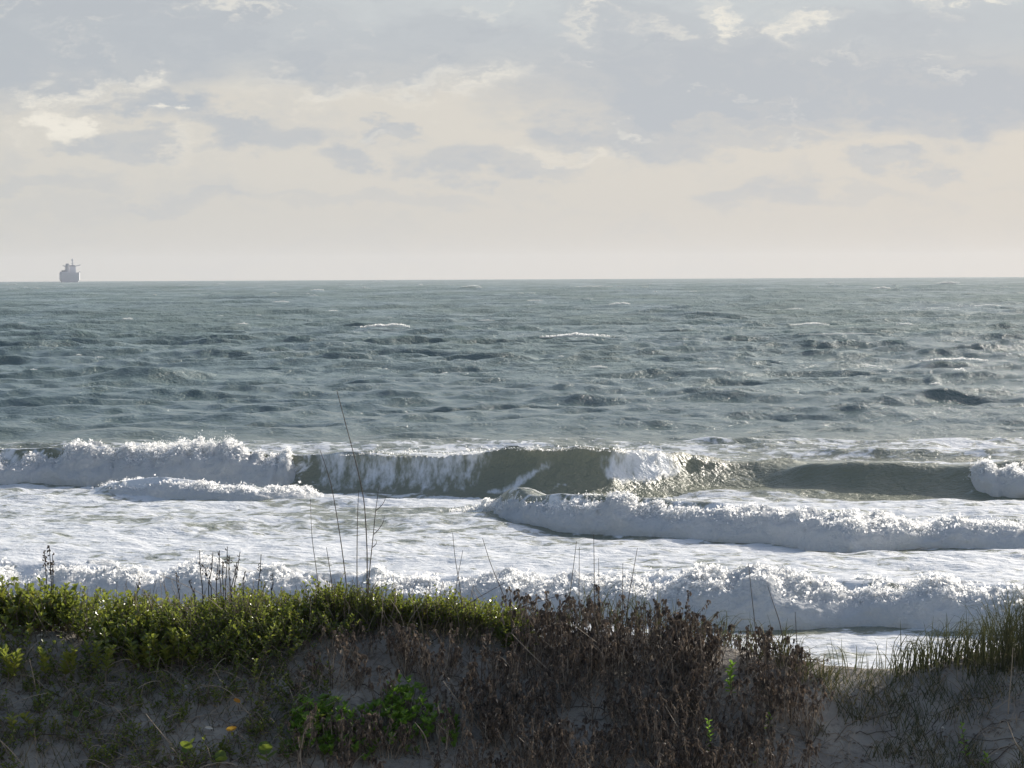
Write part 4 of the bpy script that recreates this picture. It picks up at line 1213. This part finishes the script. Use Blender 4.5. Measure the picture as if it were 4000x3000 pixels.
root = empty('low_scrub', ground_hit(500, 2750))
for gg, nm, mt in ((g, 'foliage', 'green_leaf'), (gs, 'stem', 'dry_stem')):
    o = gg.obj(nm, M[mt], root); o.location = tuple(-np.array(root.location)); o['kind'] = 'stuff'
tag(root, 'low mixed scrub of green shoots and dry runners over the left slope', 'scrub', kind='stuff')

# pale dead leaves and bits of shell on the sand, the traced ones first
DEB = [(735, 2705), (832, 2728), (876, 2712), (915, 2893), (668, 2985), (410, 2716), (300, 2700), (3690, 2868), (3962, 2646), (2010, 2690), (2232, 2528), (2242, 2650), (1880, 2970), (2300, 2750), (2530, 2705), (2680, 2862), (3630, 2640), (260, 2520), (190, 2530), (170, 2510), (130, 2490), (800, 2870), (640, 2660)]
while len(DEB) < 64: DEB.append((rnd(0, 4000), rnd(2600, 2995)))
for i_, (px, py) in enumerate(DEB):
    p = ground_hit(px, py); p[2] += .012
    g = G(); L = rnd(.035, .075) if i_ < 23 else rnd(.015, .045)
    g.leaf((0, 0, 0), (1, 0, .15), (0, -.4, 1), L, L * .38, .25, .35, rnd(.35, 1.0) if i_ > 22 else rnd(.7, 1))
    o = g.obj('dead_leaf', M['litter']); o.location = tuple(p); o.rotation_euler = (rnd(-.4, .9), rnd(-.6, .2), rnd(0, 6.28))
    o.location.z += .01
    tag(o, 'small pale dead leaf lying on the shaded sand', 'dead leaf', 'pale dead leaves on the sand')

# fallen stems, roots and short stubble strewn over the sand
g = G()
for _ in range(2400):
    px = rnd(-150, 4150); py = rnd(2470, 3100)
    if 3250 < px < 3560 and py < 2680: continue
    p = ground_hit(px, py); a = rnd(0, 6.28); L = rnd(.04, .2)
    d = np.array([math.cos(a), math.sin(a), rnd(.0, .8)]); q = p + d * L
    q[2] = max(q[2], float(dune(q[0], q[1])) + .01)
    g.tube(curve_pts(p, q, rnd(0, .03), 4), .0026, .0014, 3, rnd(.35, .9))
lit = g.obj('plant_litter', M['dry_stem']); tag(lit, 'fallen stems and short stubble strewn over the shaded sand', 'litter', kind='stuff')
g = G()
for _ in range(2800):
    px = rnd(3180, 4150) if rng.random() < .75 else rnd(-100, 1300); py = rnd(2650, 3080) if px > 2000 else rnd(2480, 3050)
    if px > 2000 and vnoise(np.array([px / 170.]), np.array([py / 90.]), seed=3)[0] < -.25: continue
    p = ground_hit(px, py); h = rnd(.05, .16); a = rnd(0, 6.28)
    q = p + np.array([math.cos(a) * h * .8, math.sin(a) * h * .5, h])
    g.blade(curve_pts(p, q, h * .2, 4), .005, rnd(.3, 1.0) if rng.random() < .6 else rnd(.05, .4))
st = g.obj('dune_stubble', M['grass']); tag(st, 'thin dark dune stubble growing through the shaded sand', 'grass', kind='stuff')

# brown leaf litter and creeping runners
g = G()
for _ in range(4200):
    px = rnd(-150, 4150); py = rnd(2480, 3090)
    if 3230 < px < 3580 and py < 2690: continue
    d_ = float(fbm(np.array([px / 130.0]), np.array([py / 70.0]), seed=61, octaves=3)[0])
    if d_ < -.05: continue
    p = ground_hit(px, py); p[2] += .008; a = rnd(0, 6.28); L = rnd(.012, .045)
    g.leaf(p, (math.cos(a), math.sin(a), rnd(.1, .7)), (rnd(-.4, .4), rnd(-.8, .1), 1), L, L * rnd(.3, .6), rnd(-.3, .4), rnd(.1, .6), float(rng.beta(1.6, 1.8)))
lf_ = g.obj('leaf_litter', M['dead_leaf']); tag(lf_, 'brown leaf litter strewn over the shaded dune slope', 'litter', kind='stuff')
g = G()
for _ in range(240):
    px = rnd(-100, 4100); py = rnd(2560, 3060)
    if 3150 < px < 3600 and py < 2720: continue
    p = ground_hit(px, py); a = rnd(0, 6.28); pts = [p]
    for k in range(9):
        a += rng.normal(0, .35); st_ = rnd(.03, .09)
        q = pts[-1] + np.array([math.cos(a) * st_, math.sin(a) * st_, 0]); q[2] = float(dune(q[0], q[1])) + rnd(.0, .035)
        pts.append(q)
    g.tube(pts, .0042, .002, 4, rnd(.15, 1.0))
rn = g.obj('runner', M['dry_stem']); tag(rn, 'dry runners creeping over the shaded sand', 'runner', kind='stuff')

# ------------------------------------------------------------------ the air
g = G(); g.box(-11500, 11500, -720, 10900, -14, 70)
hz_ = g.obj('haze', M['sand']); hz_.data.materials.clear()
m, t, out = material('haze_air')
t.put(out.inputs['Volume'], t.add('ShaderNodeVolumePrincipled', {'Color': (0.93, 0.95, 1.0, 1), 'Density': 5.0e-5, 'Anisotropy': 0.2}))
hz_.data.materials.append(m)
tag(hz_, 'thin pale sea haze over the whole scene', 'haze', kind='stuff')
